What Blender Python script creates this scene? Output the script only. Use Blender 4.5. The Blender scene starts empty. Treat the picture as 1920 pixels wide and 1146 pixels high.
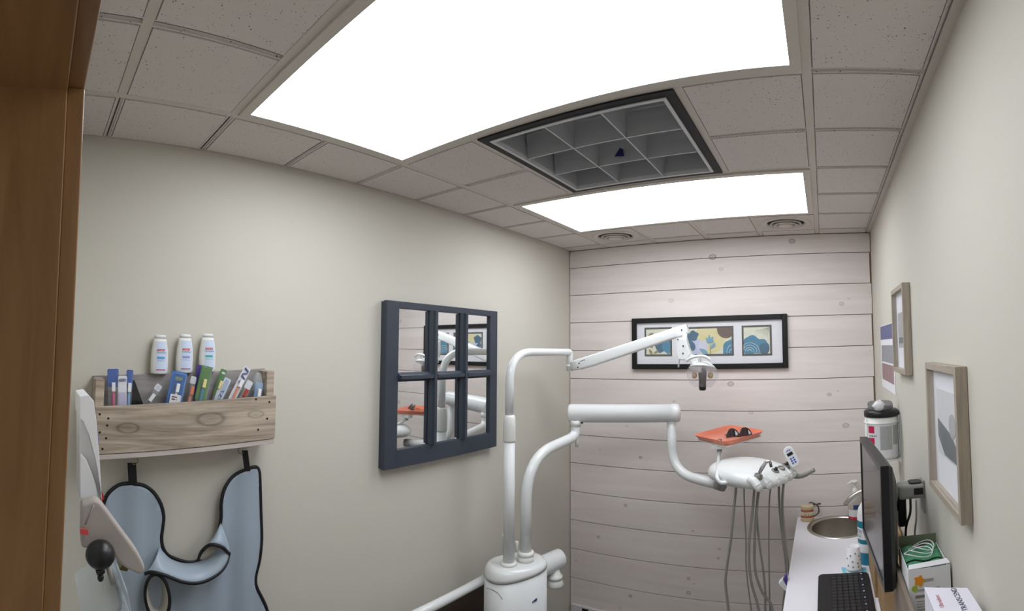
import bpy, bmesh, math, random
from mathutils import Vector, Matrix
from math import sin, cos, pi, radians as R

random.seed(7)
SC = bpy.context.scene
COL = SC.collection

# ------------------------------------------------------------------ camera (phone panorama = cylindrical lens)
CX, CY, F = 1543.86, 603.22, 939.47            # pixel of the lens axis, pixels per radian (1920x1146 frame)
CAM = Vector((1.5456, -0.4904, 1.8207))
PITCH, ROLL = 0.0490, 0.0289
RT = Vector((cos(ROLL), sin(ROLL) * sin(PITCH), -sin(ROLL) * cos(PITCH)))
FW = Vector((0, cos(PITCH), sin(PITCH)))
UP = Vector((sin(ROLL), -cos(ROLL) * sin(PITCH), cos(ROLL) * cos(PITCH)))
cam_data = bpy.data.cameras.new('camera')
cam_data.type = 'PANO'
cam_data.panorama_type = 'CENTRAL_CYLINDRICAL'
U0, U1 = (0 - CX) / F, (1920 - CX) / F
cam_data.central_cylindrical_range_u_min = U0
cam_data.central_cylindrical_range_u_max = U1
cam_data.central_cylindrical_range_v_min = (CY - 1146) / F
cam_data.central_cylindrical_range_v_max = CY / F
cam_data.central_cylindrical_radius = 1.0
cam_data.clip_start = 0.01
cam = bpy.data.objects.new('camera', cam_data)
COL.objects.link(cam)
M = Matrix.Identity(4)
for i in range(3):
    M[i][0], M[i][1], M[i][2], M[i][3] = RT[i], UP[i], -FW[i], CAM[i]
cam.matrix_world = M
SC.camera = cam

# ------------------------------------------------------------------ world, exposure
SC.view_settings.view_transform = 'Standard'
SC.view_settings.look = 'None'
SC.view_settings.gamma = 1.0
SC.view_settings.use_curve_mapping = False
SC.view_settings.exposure = 0.0
world = bpy.data.worlds.new('world'); SC.world = world
world.use_nodes = True
world.node_tree.nodes['Background'].inputs[0].default_value = (1.0, 0.95, 0.88, 1)
world.node_tree.nodes['Background'].inputs[1].default_value = 0.2
LAMP = 6.8                                      # brightness of the two ceiling panels

# ------------------------------------------------------------------ pixel -> place helpers
def ray(x, y):
    th, v = (x - CX) / F, (CY - y) / F
    return RT * sin(th) + FW * cos(th) + UP * v
def on(x, y, ax, c):
    d = ray(x, y); i = 'xyz'.index(ax)
    return CAM + d * ((c - CAM[i]) / d[i])

# ------------------------------------------------------------------ materials
def lin(c):
    return tuple(((v / 255) / 12.92 if v / 255 <= 0.04045 else ((v / 255 + 0.055) / 1.055) ** 2.4) for v in c) + (1,)
MATS = {}
def new_mat(name):
    m = bpy.data.materials.new(name); m.use_nodes = True
    nt = m.node_tree
    return m, nt, nt.nodes['Principled BSDF']
def mat(name, rgb, rough=0.5, metal=0.0, var=0.06, scale=12.0, bump=0.0, bscale=80.0, emit=0.0, trans=0.0, ior=1.45, coat=0.0, alpha=1.0):
    if name in MATS: return MATS[name]
    m, nt, b = new_mat(name)
    N, L = nt.nodes, nt.links
    tc = N.new('ShaderNodeTexCoord')
    no = N.new('ShaderNodeTexNoise'); no.inputs['Scale'].default_value = scale; no.inputs['Detail'].default_value = 3
    L.new(tc.outputs['Object'], no.inputs['Vector'])
    mx = N.new('ShaderNodeMix'); mx.data_type = 'RGBA'
    c = lin(rgb)
    mx.inputs[6].default_value = tuple(max(0, v * (1 - var)) for v in c[:3]) + (1,)
    mx.inputs[7].default_value = tuple(min(1, v * (1 + var)) for v in c[:3]) + (1,)
    L.new(no.outputs[0], mx.inputs[0]); L.new(mx.outputs[2], b.inputs['Base Color'])
    b.inputs['Roughness'].default_value = rough; b.inputs['Metallic'].default_value = metal
    b.inputs['Transmission Weight'].default_value = trans; b.inputs['IOR'].default_value = ior
    b.inputs['Coat Weight'].default_value = coat
    b.inputs['Alpha'].default_value = alpha
    if emit:
        b.inputs['Emission Color'].default_value = c; b.inputs['Emission Strength'].default_value = emit
    if bump:
        n2 = N.new('ShaderNodeTexNoise'); n2.inputs['Scale'].default_value = bscale; n2.inputs['Detail'].default_value = 4
        L.new(tc.outputs['Object'], n2.inputs['Vector'])
        bp = N.new('ShaderNodeBump'); bp.inputs['Strength'].default_value = bump; bp.inputs['Distance'].default_value = 0.002
        L.new(n2.outputs[0], bp.inputs['Height']); L.new(bp.outputs[0], b.inputs['Normal'])
    MATS[name] = m
    return m
def wood(name, dark, light, axis=2, stretch=12, scale=6.0, rough=0.45, coat=0.0, knots=None, per_object=True, contrast=(0.25, 0.75), bump=0.15):
    """grain streaks running along axis; knots = [(along, across, size)] in world metres on a wall facing -Y or +X"""
    m, nt, b = new_mat(name); N, L = nt.nodes, nt.links
    geo = N.new('ShaderNodeNewGeometry'); oi = N.new('ShaderNodeObjectInfo')
    mp = N.new('ShaderNodeMapping')
    s = [stretch] * 3; s[axis] = 1.0
    mp.inputs['Scale'].default_value = s
    if per_object:
        ad = N.new('ShaderNodeVectorMath'); ad.operation = 'ADD'
        cb = N.new('ShaderNodeCombineXYZ')
        ml = N.new('ShaderNodeMath'); ml.operation = 'MULTIPLY'; ml.inputs[1].default_value = 13.0
        L.new(oi.outputs['Random'], ml.inputs[0])
        for k in range(3): L.new(ml.outputs[0], cb.inputs[k])
        L.new(geo.outputs['Position'], ad.inputs[0]); L.new(cb.outputs[0], ad.inputs[1]); L.new(ad.outputs[0], mp.inputs['Vector'])
    else:
        L.new(geo.outputs['Position'], mp.inputs['Vector'])
    no = N.new('ShaderNodeTexNoise'); no.inputs['Scale'].default_value = scale; no.inputs['Detail'].default_value = 6
    no.inputs['Roughness'].default_value = 0.6; no.inputs['Distortion'].default_value = 0.6
    L.new(mp.outputs[0], no.inputs['Vector'])
    cr = N.new('ShaderNodeValToRGB')
    cr.color_ramp.elements[0].position = contrast[0]; cr.color_ramp.elements[0].color = lin(dark)
    cr.color_ramp.elements[1].position = contrast[1]; cr.color_ramp.elements[1].color = lin(light)
    L.new(no.outputs[0], cr.inputs[0])
    out = cr.outputs[0]
    if knots:
        amount = None
        kmap, kcol, pts = knots                      # per-axis scale so the knot is oval, colour, list of (x,y,z,r)
        for (x, y, z, r, dark_k) in pts:
            sb = N.new('ShaderNodeVectorMath'); sb.operation = 'SUBTRACT'
            L.new(geo.outputs['Position'], sb.inputs[0]); sb.inputs[1].default_value = (x, y, z)
            sm = N.new('ShaderNodeVectorMath'); sm.operation = 'MULTIPLY'; sm.inputs[1].default_value = tuple(k / r for k in kmap)
            L.new(sb.outputs[0], sm.inputs[0])
            ln = N.new('ShaderNodeVectorMath'); ln.operation = 'LENGTH'; L.new(sm.outputs[0], ln.inputs[0])
            rp = N.new('ShaderNodeValToRGB')
            e = rp.color_ramp.elements
            e[0].position = 0.0; e[0].color = (dark_k * 0.55,) * 3 + (1,)
            e[1].position = 1.0; e[1].color = (0, 0, 0, 1)
            q = rp.color_ramp.elements.new(0.45); q.color = (dark_k * 0.25,) * 3 + (1,)
            q = rp.color_ramp.elements.new(0.62); q.color = (dark_k,) * 3 + (1,)
            q = rp.color_ramp.elements.new(0.78); q.color = (dark_k * 0.2,) * 3 + (1,)
            L.new(ln.outputs['Value'], rp.inputs[0])
            if amount is None: amount = rp.outputs[0]
            else:
                mxm = N.new('ShaderNodeMath'); mxm.operation = 'MAXIMUM'
                L.new(amount, mxm.inputs[0]); L.new(rp.outputs[0], mxm.inputs[1]); amount = mxm.outputs[0]
        mk = N.new('ShaderNodeMix'); mk.data_type = 'RGBA'
        L.new(amount, mk.inputs[0]); L.new(out, mk.inputs[6]); mk.inputs[7].default_value = lin(kcol)
        out = mk.outputs[2]
    L.new(out, b.inputs['Base Color'])
    b.inputs['Roughness'].default_value = rough; b.inputs['Coat Weight'].default_value = coat; b.inputs['Coat Roughness'].default_value = 0.25
    if bump:
        bp = N.new('ShaderNodeBump'); bp.inputs['Strength'].default_value = bump; bp.inputs['Distance'].default_value = 0.002
        L.new(no.outputs[0], bp.inputs['Height']); L.new(bp.outputs[0], b.inputs['Normal'])
    MATS[name] = m
    return m
def glass_mat(name, tint=(255, 255, 255), alpha=0.2, rough=0.03):
    """thin clear plastic: mostly see-through with a soft sheen"""
    m, nt, b = new_mat(name); N, L = nt.nodes, nt.links
    tr = N.new('ShaderNodeBsdfTransparent'); tr.inputs[0].default_value = lin(tint)
    no = N.new('ShaderNodeTexNoise'); no.inputs['Scale'].default_value = 30
    mth = N.new('ShaderNodeMath'); mth.operation = 'MULTIPLY_ADD'
    L.new(no.outputs[0], mth.inputs[0]); mth.inputs[1].default_value = 0.1; mth.inputs[2].default_value = alpha - 0.05
    mix = N.new('ShaderNodeMixShader')
    b.inputs['Base Color'].default_value = lin(tint); b.inputs['Roughness'].default_value = rough
    L.new(mth.outputs[0], mix.inputs[0]); L.new(tr.outputs[0], mix.inputs[1]); L.new(b.outputs[0], mix.inputs[2])
    L.new(mix.outputs[0], N['Material Output'].inputs[0])
    MATS[name] = m
    return m
def tile_mat():
    m, nt, b = new_mat('ceiling_tile'); N, L = nt.nodes, nt.links
    geo = N.new('ShaderNodeNewGeometry')
    vo = N.new('ShaderNodeTexVoronoi'); vo.inputs['Scale'].default_value = 130; vo.inputs['Randomness'].default_value = 1.0
    L.new(geo.outputs['Position'], vo.inputs['Vector'])
    no = N.new('ShaderNodeTexNoise'); no.inputs['Scale'].default_value = 60; L.new(geo.outputs['Position'], no.inputs['Vector'])
    ml = N.new('ShaderNodeMath'); ml.operation = 'MULTIPLY'; ml.inputs[1].default_value = 0.42; L.new(no.outputs[0], ml.inputs[0])
    lt = N.new('ShaderNodeMath'); lt.operation = 'LESS_THAN'; L.new(vo.outputs['Distance'], lt.inputs[0]); L.new(ml.outputs[0], lt.inputs[1])
    n2 = N.new('ShaderNodeTexNoise'); n2.inputs['Scale'].default_value = 220; L.new(geo.outputs['Position'], n2.inputs['Vector'])
    gt = N.new('ShaderNodeMath'); gt.operation = 'GREATER_THAN'; gt.inputs[1].default_value = 0.56; L.new(n2.outputs[0], gt.inputs[0])
    mu = N.new('ShaderNodeMath'); mu.operation = 'MULTIPLY'; L.new(lt.outputs[0], mu.inputs[0]); L.new(gt.outputs[0], mu.inputs[1])
    mx = N.new('ShaderNodeMix'); mx.data_type = 'RGBA'
    mx.inputs[6].default_value = lin((216, 209, 205)); mx.inputs[7].default_value = lin((104, 92, 86))
    L.new(mu.outputs[0], mx.inputs[0]); L.new(mx.outputs[2], b.inputs['Base Color']); b.inputs['Roughness'].default_value = 0.9
    bp = N.new('ShaderNodeBump'); bp.inputs['Strength'].default_value = 0.2; bp.inputs['Distance'].default_value = 0.001
    L.new(n2.outputs[0], bp.inputs['Height']); L.new(bp.outputs[0], b.inputs['Normal'])
    return m
def lens_mat():
    m, nt, b = new_mat('light_lens'); N, L = nt.nodes, nt.links
    no = N.new('ShaderNodeTexNoise'); no.inputs['Scale'].default_value = 3
    cr = N.new('ShaderNodeValToRGB'); cr.color_ramp.elements[0].color = (0.88, 0.93, 1.0, 1); cr.color_ramp.elements[1].color = (0.94, 0.97, 1.0, 1)
    L.new(no.outputs[0], cr.inputs[0])
    L.new(cr.outputs[0], b.inputs['Emission Color']); b.inputs['Emission Strength'].default_value = LAMP
    b.inputs['Base Color'].default_value = (0.9, 0.9, 0.9, 1)
    return m

# ------------------------------------------------------------------ mesh helpers (all coordinates are world metres)
ORG = {}
class MB:
    def __init__(s): s.v, s.f, s.sm = [], [], []
    def add(s, vs, fs, smooth=False):
        o = len(s.v); s.v += [Vector(v) for v in vs]
        s.f += [tuple(i + o for i in f) for f in fs]; s.sm += [smooth] * len(fs); return s
    def box(s, lo, hi):
        (x0, y0, z0), (x1, y1, z1) = lo, hi
        return s.add([(x0, y0, z0), (x1, y0, z0), (x1, y1, z0), (x0, y1, z0), (x0, y0, z1), (x1, y0, z1), (x1, y1, z1), (x0, y1, z1)],
                     [(0, 3, 2, 1), (4, 5, 6, 7), (0, 1, 5, 4), (1, 2, 6, 5), (2, 3, 7, 6), (3, 0, 4, 7)])
    def obox(s, c, ax, ay, az):
        """box from a centre and three half-axis vectors"""
        c, ax, ay, az = map(Vector, (c, ax, ay, az))
        vs = [c + ax * i + ay * j + az * k for k in (-1, 1) for j in (-1, 1) for i in (-1, 1)]
        return s.add(vs, [(0, 2, 3, 1), (4, 5, 7, 6), (0, 1, 5, 4), (1, 3, 7, 5), (3, 2, 6, 7), (2, 0, 4, 6)])
    def prism(s, pts, d, smooth=False):
        """closed polygon (3-D points) extruded by vector d"""
        n = len(pts); d = Vector(d); a = [Vector(p) for p in pts]; b = [p + d for p in a]
        s.add(a + b, [tuple(reversed(range(n))), tuple(range(n, 2 * n))])
        o = len(s.v) - 2 * n
        s.f += [(o + i, o + (i + 1) % n, o + n + (i + 1) % n, o + n + i) for i in range(n)]; s.sm += [smooth] * n
        return s
    def tube(s, path, r, n=12, caps=True, squash=None):
        path = [Vector(p) for p in path]; m = len(path)
        rr = r if isinstance(r, (list, tuple)) else [r] * m
        t = [(path[min(i + 1, m - 1)] - path[max(i - 1, 0)]).normalized() for i in range(m)]
        u = t[0].orthogonal().normalized()
        if squash: u = (Vector(squash[0]) - t[0] * t[0].dot(Vector(squash[0]))).normalized()
        vs, fs = [], []
        for i in range(m):
            if squash:
                k = Vector(squash[0]); u = (k - t[i] * t[i].dot(k)).normalized()
            else:
                u = (u - t[i] * u.dot(t[i])).normalized()
            w = t[i].cross(u)
            q = squash[1] if squash else 1.0
            for j in range(n):
                a = 2 * pi * j / n
                vs.append(path[i] + (u * cos(a) * q + w * sin(a)) * rr[i])
        for i in range(m - 1):
            for j in range(n):
                fs.append((i * n + j, i * n + (j + 1) % n, (i + 1) * n + (j + 1) % n, (i + 1) * n + j))
        s.add(vs, fs, True)
        if caps:
            o = len(s.v) - len(vs)
            s.f += [tuple(o + j for j in reversed(range(n))), tuple(o + (m - 1) * n + j for j in range(n))]; s.sm += [False, False]
        return s
    def lathe(s, c, prof, n=28, axis=(0, 0, 1), sx=1.0, sy=1.0, ref=None, caps=True):
        """prof = [(radius, height)] about axis through c"""
        c = Vector(c); a = Vector(axis).normalized()
        u = a.orthogonal().normalized() if abs(a.z) < 0.99 else Vector((1, 0, 0))
        if ref is not None: u = (Vector(ref) - a * a.dot(Vector(ref))).normalized()
        w = a.cross(u)
        vs, fs = [], []
        for (r, h) in prof:
            for j in range(n):
                t = 2 * pi * j / n
                vs.append(c + a * h + (u * cos(t) * sx + w * sin(t) * sy) * r)
        for i in range(len(prof) - 1):
            for j in range(n):
                fs.append((i * n + j, i * n + (j + 1) % n, (i + 1) * n + (j + 1) % n, (i + 1) * n + j))
        s.add(vs, fs, True)
        o = len(s.v) - len(vs)
        if caps and prof[0][0] > 1e-5: s.f.append(tuple(o + j for j in reversed(range(n)))); s.sm.append(False)
        if caps and prof[-1][0] > 1e-5: s.f.append(tuple(o + (len(prof) - 1) * n + j for j in range(n))); s.sm.append(False)
        return s
    def ellipsoid(s, c, ax, ay, az, nu=24, nv=14, p=1.0):
        """axes as half-vectors; p<1 squares the profile"""
        c, ax, ay, az = map(Vector, (c, ax, ay, az))
        sg = lambda q: (abs(q) ** p) * (1 if q >= 0 else -1)
        vs, fs = [], []
        for i in range(nv + 1):
            ph = -pi / 2 + pi * i / nv
            for j in range(nu):
                th = 2 * pi * j / nu
                vs.append(c + ax * sg(cos(ph)) * sg(cos(th)) + ay * sg(cos(ph)) * sg(sin(th)) + az * sg(sin(ph)))
        for i in range(nv):
            for j in range(nu):
                fs.append((i * nu + j, i * nu + (j + 1) % nu, (i + 1) * nu + (j + 1) % nu, (i + 1) * nu + j))
        return s.add(vs, fs, True)
    def grid(s, rows, smooth=True):
        """rows of points -> quad sheet"""
        n = len(rows[0]); vs = [p for r in rows for p in r]
        return s.add(vs, [(i * n + j, i * n + j + 1, (i + 1) * n + j + 1, (i + 1) * n + j) for i in range(len(rows) - 1) for j in range(n - 1)], smooth)
    def build(s, name, m, parent=None, bevel=0.0, seg=2, solid=0.0, weld=True):
        lo = Vector((min(v[i] for v in s.v) for i in range(3))); hi = Vector((max(v[i] for v in s.v) for i in range(3)))
        o = (lo + hi) / 2
        if parent is None: o.z = lo.z
        me = bpy.data.meshes.new(name)
        me.from_pydata([v - o for v in s.v], [], s.f); me.update()
        for p, q in zip(me.polygons, s.sm): p.use_smooth = q
        if weld:
            bm = bmesh.new(); bm.from_mesh(me)
            bmesh.ops.remove_doubles(bm, verts=bm.verts, dist=1e-6)
            bmesh.ops.recalc_face_normals(bm, faces=bm.faces)
            bm.to_mesh(me); bm.free()
        me.materials.append(m)
        ob = bpy.data.objects.new(name, me); COL.objects.link(ob)
        place(ob, o, parent)
        if solid:
            md = ob.modifiers.new('thick', 'SOLIDIFY'); md.thickness = solid; md.offset = 0
        if bevel:
            md = ob.modifiers.new('edge', 'BEVEL'); md.width = bevel; md.segments = seg; md.limit_method = 'ANGLE'; md.angle_limit = R(40)
            md.harden_normals = False
        return ob
def place(ob, o, parent):
    ORG[ob.name] = Vector(o)
    if parent is not None:
        ob.parent = parent; ob.location = Vector(o) - ORG[parent.name]
    else: ob.location = o
def dup(ob, o, parent):
    c = ob.copy(); COL.objects.link(c); place(c, o, parent); return c
def thing(name, loc, label, cat, group=None):
    e = bpy.data.objects.new(name, None); COL.objects.link(e); e.empty_display_size = 0.05
    place(e, loc, None); return tag(e, label, cat, group)
def tag(o, label, cat, group=None):
    o['label'] = label; o['category'] = cat
    if group: o['group'] = group
    return o
def struct(o): o['kind'] = 'structure'; return o
def lab(o, text): o['label'] = text; return o
def fillet(pts, r, n=6):
    pts = [Vector(p) for p in pts]; out = [pts[0]]
    rs = r if isinstance(r, (list, tuple)) else [r] * len(pts)
    for i in range(1, len(pts) - 1):
        a, b, c = pts[i - 1], pts[i], pts[i + 1]
        d1 = min(rs[i], (a - b).length * 0.49); d2 = min(rs[i], (c - b).length * 0.49)
        p, q = b + (a - b).normalized() * d1, b + (c - b).normalized() * d2
        for k in range(n + 1):
            t = k / n; out.append(p * (1 - t) ** 2 + b * 2 * t * (1 - t) + q * t * t)
    out.append(pts[-1]); return out
def spline(pts, n=6):
    pts = [Vector(p) for p in pts]; P = [pts[0] * 2 - pts[1]] + pts + [pts[-1] * 2 - pts[-2]]; out = []
    for i in range(1, len(P) - 2):
        for k in range(n):
            t = k / n; a, b, c, d = P[i - 1], P[i], P[i + 1], P[i + 2]
            out.append(0.5 * ((2 * b) + (c - a) * t + (2 * a - 5 * b + 4 * c - d) * t * t + (3 * b - a - 3 * c + d) * t ** 3))
    out.append(pts[-1]); return out
def rrect(c, u, v, hw, hh, r, n=5):
    """rounded rectangle loop"""
    c, u, v = Vector(c), Vector(u), Vector(v); out = []
    for (sx, sy, a0) in ((1, 1, 0), (-1, 1, 90), (-1, -1, 180), (1, -1, 270)):
        for k in range(n + 1):
            a = R(a0 + 90 * k / n)
            out.append(c + u * (sx * (hw - r) + r * cos(a)) + v * (sy * (hh - r) + r * sin(a)))
    return out
def lettering(name, body, c, u, v, size, m, parent, depth=0.0004):
    """flat lettering centred on c, reading along u with v up"""
    cu = bpy.data.curves.new(name, 'FONT'); cu.body = body; cu.size = size; cu.align_x = 'CENTER'; cu.align_y = 'CENTER'; cu.resolution_u = 2
    tmp = bpy.data.objects.new(name, cu); COL.objects.link(tmp)
    bpy.context.view_layer.update()
    me0 = bpy.data.meshes.new_from_object(tmp.evaluated_get(bpy.context.evaluated_depsgraph_get()))
    bpy.data.objects.remove(tmp)
    u, v = Vector(u).normalized(), Vector(v).normalized(); n = u.cross(v)
    b = MB(); b.v = [Vector(c) + u * p.co.x + v * p.co.y + n * depth for p in me0.vertices]
    b.f = [tuple(p.vertices) for p in me0.polygons]; b.sm = [False] * len(b.f)
    bpy.data.meshes.remove(me0)
    return b.build(name, m, parent, weld=False)
def patch(name, pts, d, m, parent, **k): return MB().prism(pts, d).build(name, m, parent, **k)
XX, YY, ZZ = Vector((1, 0, 0)), Vector((0, 1, 0)), Vector((0, 0, 1))

# ------------------------------------------------------------------ shared materials
PAINT = mat('wall_paint', (206, 202, 191), 0.75, var=0.015, scale=3, bump=0.05, bscale=250)
PAINT_R = PAINT
TILE = tile_mat()
GRID = mat('grid_white', (205, 198, 190), 0.5, var=0.02)
DECK = mat('ceiling_deck', (205, 198, 190), 0.9)
LENS = lens_mat()
WHITE = mat('white_enamel', (226, 228, 228), 0.25, var=0.02, coat=0.4)
WHITE2 = mat('white_plastic', (228, 228, 224), 0.4, var=0.02)
GREYP = mat('grey_plastic', (150, 150, 150), 0.45, var=0.03)
GREYT = mat('grey_tubing', (150, 146, 140), 0.5, var=0.04)
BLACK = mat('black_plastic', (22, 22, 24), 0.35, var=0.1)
STEEL = mat('brushed_steel', (190, 186, 178), 0.28, metal=1.0, var=0.05)
CHROME = mat('chrome', (215, 215, 215), 0.12, metal=1.0, var=0.02)
DKSTEEL = mat('dark_steel', (120, 118, 114), 0.35, metal=1.0, var=0.05)
CLEAR = glass_mat('clear_plastic', (245, 248, 250), 0.22)
CLEARER = glass_mat('clear_film', (252, 253, 253), 0.08)
PAPER = mat('white_paper', (232, 232, 236), 0.7, var=0.02)
MAPLE = wood('maple', (140, 102, 64), (172, 132, 90), axis=2, stretch=9, scale=5, rough=0.35, coat=0.3, per_object=False)
MAPLE_H = wood('maple_head', (140, 102, 64), (172, 132, 90), axis=0, stretch=9, scale=5, rough=0.35, coat=0.3, per_object=False)

# ------------------------------------------------------------------ room shell
WL, WR, WB, WF, H = 0.0287, 1.818, 2.255, -0.4605, 2.44
FT = 0.3048
struct(MB().box((WL - 0.1, -0.75, -0.08), (WR + 0.1, WB + 0.1, 0.0)).build('floor', wood('floor_vinyl', (60, 50, 42), (84, 71, 60), axis=1, stretch=8, scale=4, rough=0.4)))
struct(MB().box((WL - 0.1, WF - 0.115, 0), (WL, WB + 0.1, 2.62)).build('wall_left', PAINT))
struct(MB().box((WR, WF - 0.115, 0), (WR + 0.1, WB + 0.1, 2.62)).build('wall_right', PAINT_R))
# front wall with the doorway the picture is taken through
DX0, DX1, DH = 1.134, 1.800, 2.03
struct(MB().box((WL, WF - 0.115, 0), (DX0 - 0.02, WF, 2.62)).box((DX0 - 0.02, WF - 0.115, DH + 0.02), (WR, WF, 2.62)).build('wall_front', PAINT))
dr = struct(bpy.data.objects.new('door_1', None)); COL.objects.link(dr); place(dr, (DX0, WF - 0.05, 0), None)
JY = -0.4747                                                   # where the stop strip meets the jamb board
MB().box((DX0 - 0.02, WF - 0.125, 0), (DX0 + 0.006, JY, DH)).build('jamb', MAPLE, dr, bevel=0.001)
MB().box((DX0 - 0.02, JY, 0), (DX0, WF + 0.0005, DH)).build('jamb_edge', MAPLE, dr, bevel=0.0012)
MB().box((DX1, WF - 0.125, 0), (WR - 0.001, WF + 0.0005, DH)).build('jamb', MAPLE, dr, bevel=0.001)
MB().box((DX0 - 0.02, WF - 0.125, DH - 0.006), (WR - 0.001, JY, DH + 0.02)).build('head_jamb', MAPLE_H, dr, bevel=0.001)
MB().box((DX0 - 0.02, JY, DH), (WR - 0.001, WF + 0.0005, DH + 0.02)).build('head_edge', MAPLE_H, dr, bevel=0.0012)

# back wall: backing + whitewashed boards
backing = struct(MB().box((WL, WB + 0.0, 0), (WR, WB + 0.1, 2.62)).build('wall_back', mat('backing_pine', (176, 152, 128), 0.9)))
KN = []
for (x, y, r, d) in ((1336, 482, .021, .75), (1485, 452, .018, .75), (1352, 505, .013, .35), (1258, 564, .016, .35), (1578, 570, .014, .5), (1591, 560, .005, .6),
                     (1321, 731, .004, .7), (1370, 720, .018, .7), (1555, 740, .012, .7), (1571, 733, .005, .6), (1586, 798, .018, .6), (1408, 774, .013, .4), (1264, 753, .009, .5),
                     (1175, 799, .008, .45), (1201, 858, .010, .95), (1173, 948, .011, .8), (1122, 1007, .010, .8), (1299, 996, .008, .7), (1291, 1085, .010, .8), (1301, 1095, .005, .8),
                     (1291, 1112, .013, .7), (1182, 1118, .011, .9), (1631, 658, .003, .9), (1162, 1140, .01, .4), (1125, 843, .006, .5), (1349, 1030, .008, .7), (1347, 1047, .008, .7), (1080, 1051, .006, .7), (1456, 946, .005, .6)):
    q = on(x, y, 'y', WB - 0.016); KN.append((q.x, q.y, q.z, r, d))
PLANK = wood('whitewashed_pine', (222, 211, 206), (238, 231, 228), axis=0, stretch=11, scale=1.7, rough=0.55, knots=((0.75, 0.2, 1.0), (112, 92, 84), KN), contrast=(0.2, 0.8), bump=0.03)
Z0, PW = 2.331, 0.1711
zt = [2.439] + [Z0 - k * PW for k in range(14)] + [0.0]
for k in range(len(zt) - 1):
    x1 = WR - (0.004, 0.010, 0.003, 0.008)[k % 4]
    MB().box((WL + 0.004, WB - 0.016, zt[k + 1] + 0.0017), (x1, WB + 0.001, zt[k] - 0.0017)).build('plank', PLANK, backing, bevel=0.0012)

# ------------------------------------------------------------------ ceiling: deck, grid bars, single tiles, lights, louvre, vents
ceil = struct(MB().box((WL - 0.1, WF - 0.115, 2.60), (WR + 0.1, WB + 0.1, 2.66)).build('ceiling', DECK))
# thin deck behind the tile joints, left open where the lights sit
deck = MB()
def cell(c0, c1, r0, r1, z0=2.475, z1=2.480): deck.box((max(c0 * FT, WL), max(r0 * FT, WF), z0), (min(c1 * FT, WR), min(r1 * FT, WB), z1))
cell(0, 1, -2, 8); cell(5, 6, -2, 8); cell(1, 5, -2, 0); cell(1, 2, 2, 4); cell(4, 5, 2, 4); cell(2, 4, 6, 7); cell(1, 5, 7, 8)
deck.build('joint_backing', DECK, ceil)
def tile(x0, x1, y0, y1):
    b = MB(); lv = [(0.0020, 2.4470), (0.0075, 2.4470), (0.0075, 2.4420), (0.0115, 2.4420), (0.0115, 2.4474), (0.0140, 2.4474), (0.0142, 2.4400)]
    rings = [[(x0 + i, y0 + i, z), (x1 - i, y0 + i, z), (x1 - i, y1 - i, z), (x0 + i, y1 - i, z)] for i, z in lv]
    vs = [p for r in rings for p in r]; fs = []
    for k in range(len(rings) - 1):
        for j in range(4): fs.append((k * 4 + j, k * 4 + (j + 1) % 4, (k + 1) * 4 + (j + 1) % 4, (k + 1) * 4 + j))
    n = len(vs) - 4; fs.append((n, n + 1, n + 2, n + 3))
    b.add(vs, fs); return b
bank = {}
def put_tile(c, r):
    x0, x1 = max(c * FT, WL + 0.006), min((c + 1) * FT, WR - 0.020)
    y0, y1 = max(r * FT, WF + 0.001), min((r + 1) * FT, WB - 0.004)
    if y1 - y0 < 0.04: return
    key = (round(x1 - x0, 4), round(y1 - y0, 4))
    if key in bank: dup(bank[key], ((x0 + x1) / 2, (y0 + y1) / 2, (2.44 + 2.4474) / 2), ceil)
    else: bank[key] = tile(x0, x1, y0, y1).build('ceiling_tile', TILE, ceil)
for r in range(-2, 8):
    for c in range(6):
        if 1 <= c <= 4 and r in (0, 1, 4, 5): continue
        if c in (2, 3) and r in (2, 3): continue
        if r == 6 and c in (1, 4): continue
        put_tile(c, r)
def bar(x0, x1, y0, y1): MB().box((x0, y0, 2.4415), (x1, y1, 2.4473)).build('grid_bar', GRID, ceil, bevel=0.0006, seg=1)
bw = 0.0105
for X in (1, 5): bar(X * FT - bw, X * FT + bw, WF, WB - 0.017)
for Y in (-1, 0, 2, 4, 6):
    bar(FT + bw, 5 * FT - bw, Y * FT - bw, Y * FT + bw)
for X in (2, 3, 4): bar(X * FT - bw, X * FT + bw, 6 * FT + bw, WB - 0.017)
for X in (2, 4): bar(X * FT - bw, X * FT + bw, 2 * FT + bw, 4 * FT - bw)
MB().box((WR - 0.021, WF, 2.4405), (WR, 0.19, 2.4475)).build('wall_angle', GRID, ceil)
MB().box((WR - 0.021, 0.194, 2.4405), (WR, WB - 0.017, 2.4475)).build('wall_angle', GRID, ceil)
MB().box((WL, WF, 2.4415), (WL + 0.007, WB - 0.017, 2.4475)).build('wall_angle', GRID, ceil)

def troffer(r0, label):
    x0, x1, y0, y1 = FT + bw, 5 * FT - bw, r0 * FT + bw, (r0 + 2) * FT - bw
    t = thing('ceiling_light', ((x0 + x1) / 2, (y0 + y1) / 2, 2.436), label, 'ceiling light', None)
    fr = MB(); w = 0.026
    for lo, hi in (((x0, y0), (x1, y0 + w)), ((x0, y1 - w), (x1, y1)), ((x0, y0 + w), (x0 + w, y1 - w)), ((x1 - w, y0 + w), (x1, y1 - w))):
        fr.box((*lo, 2.436), (*hi, 2.447))
    fr.build('frame', GRID, t)
    MB().box((x0, y0, 2.447), (x1, y1, 2.52)).build('housing', GRID, t)
    MB().box((x0 + w, y0 + w, 2.4385), (x1 - w, y1 - w, 2.4465)).build('lens', LENS, t)
troffer(0, 'large lit white ceiling light panel nearest the doorway')
troffer(4, 'lit white ceiling light panel next to the round air vents')

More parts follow.
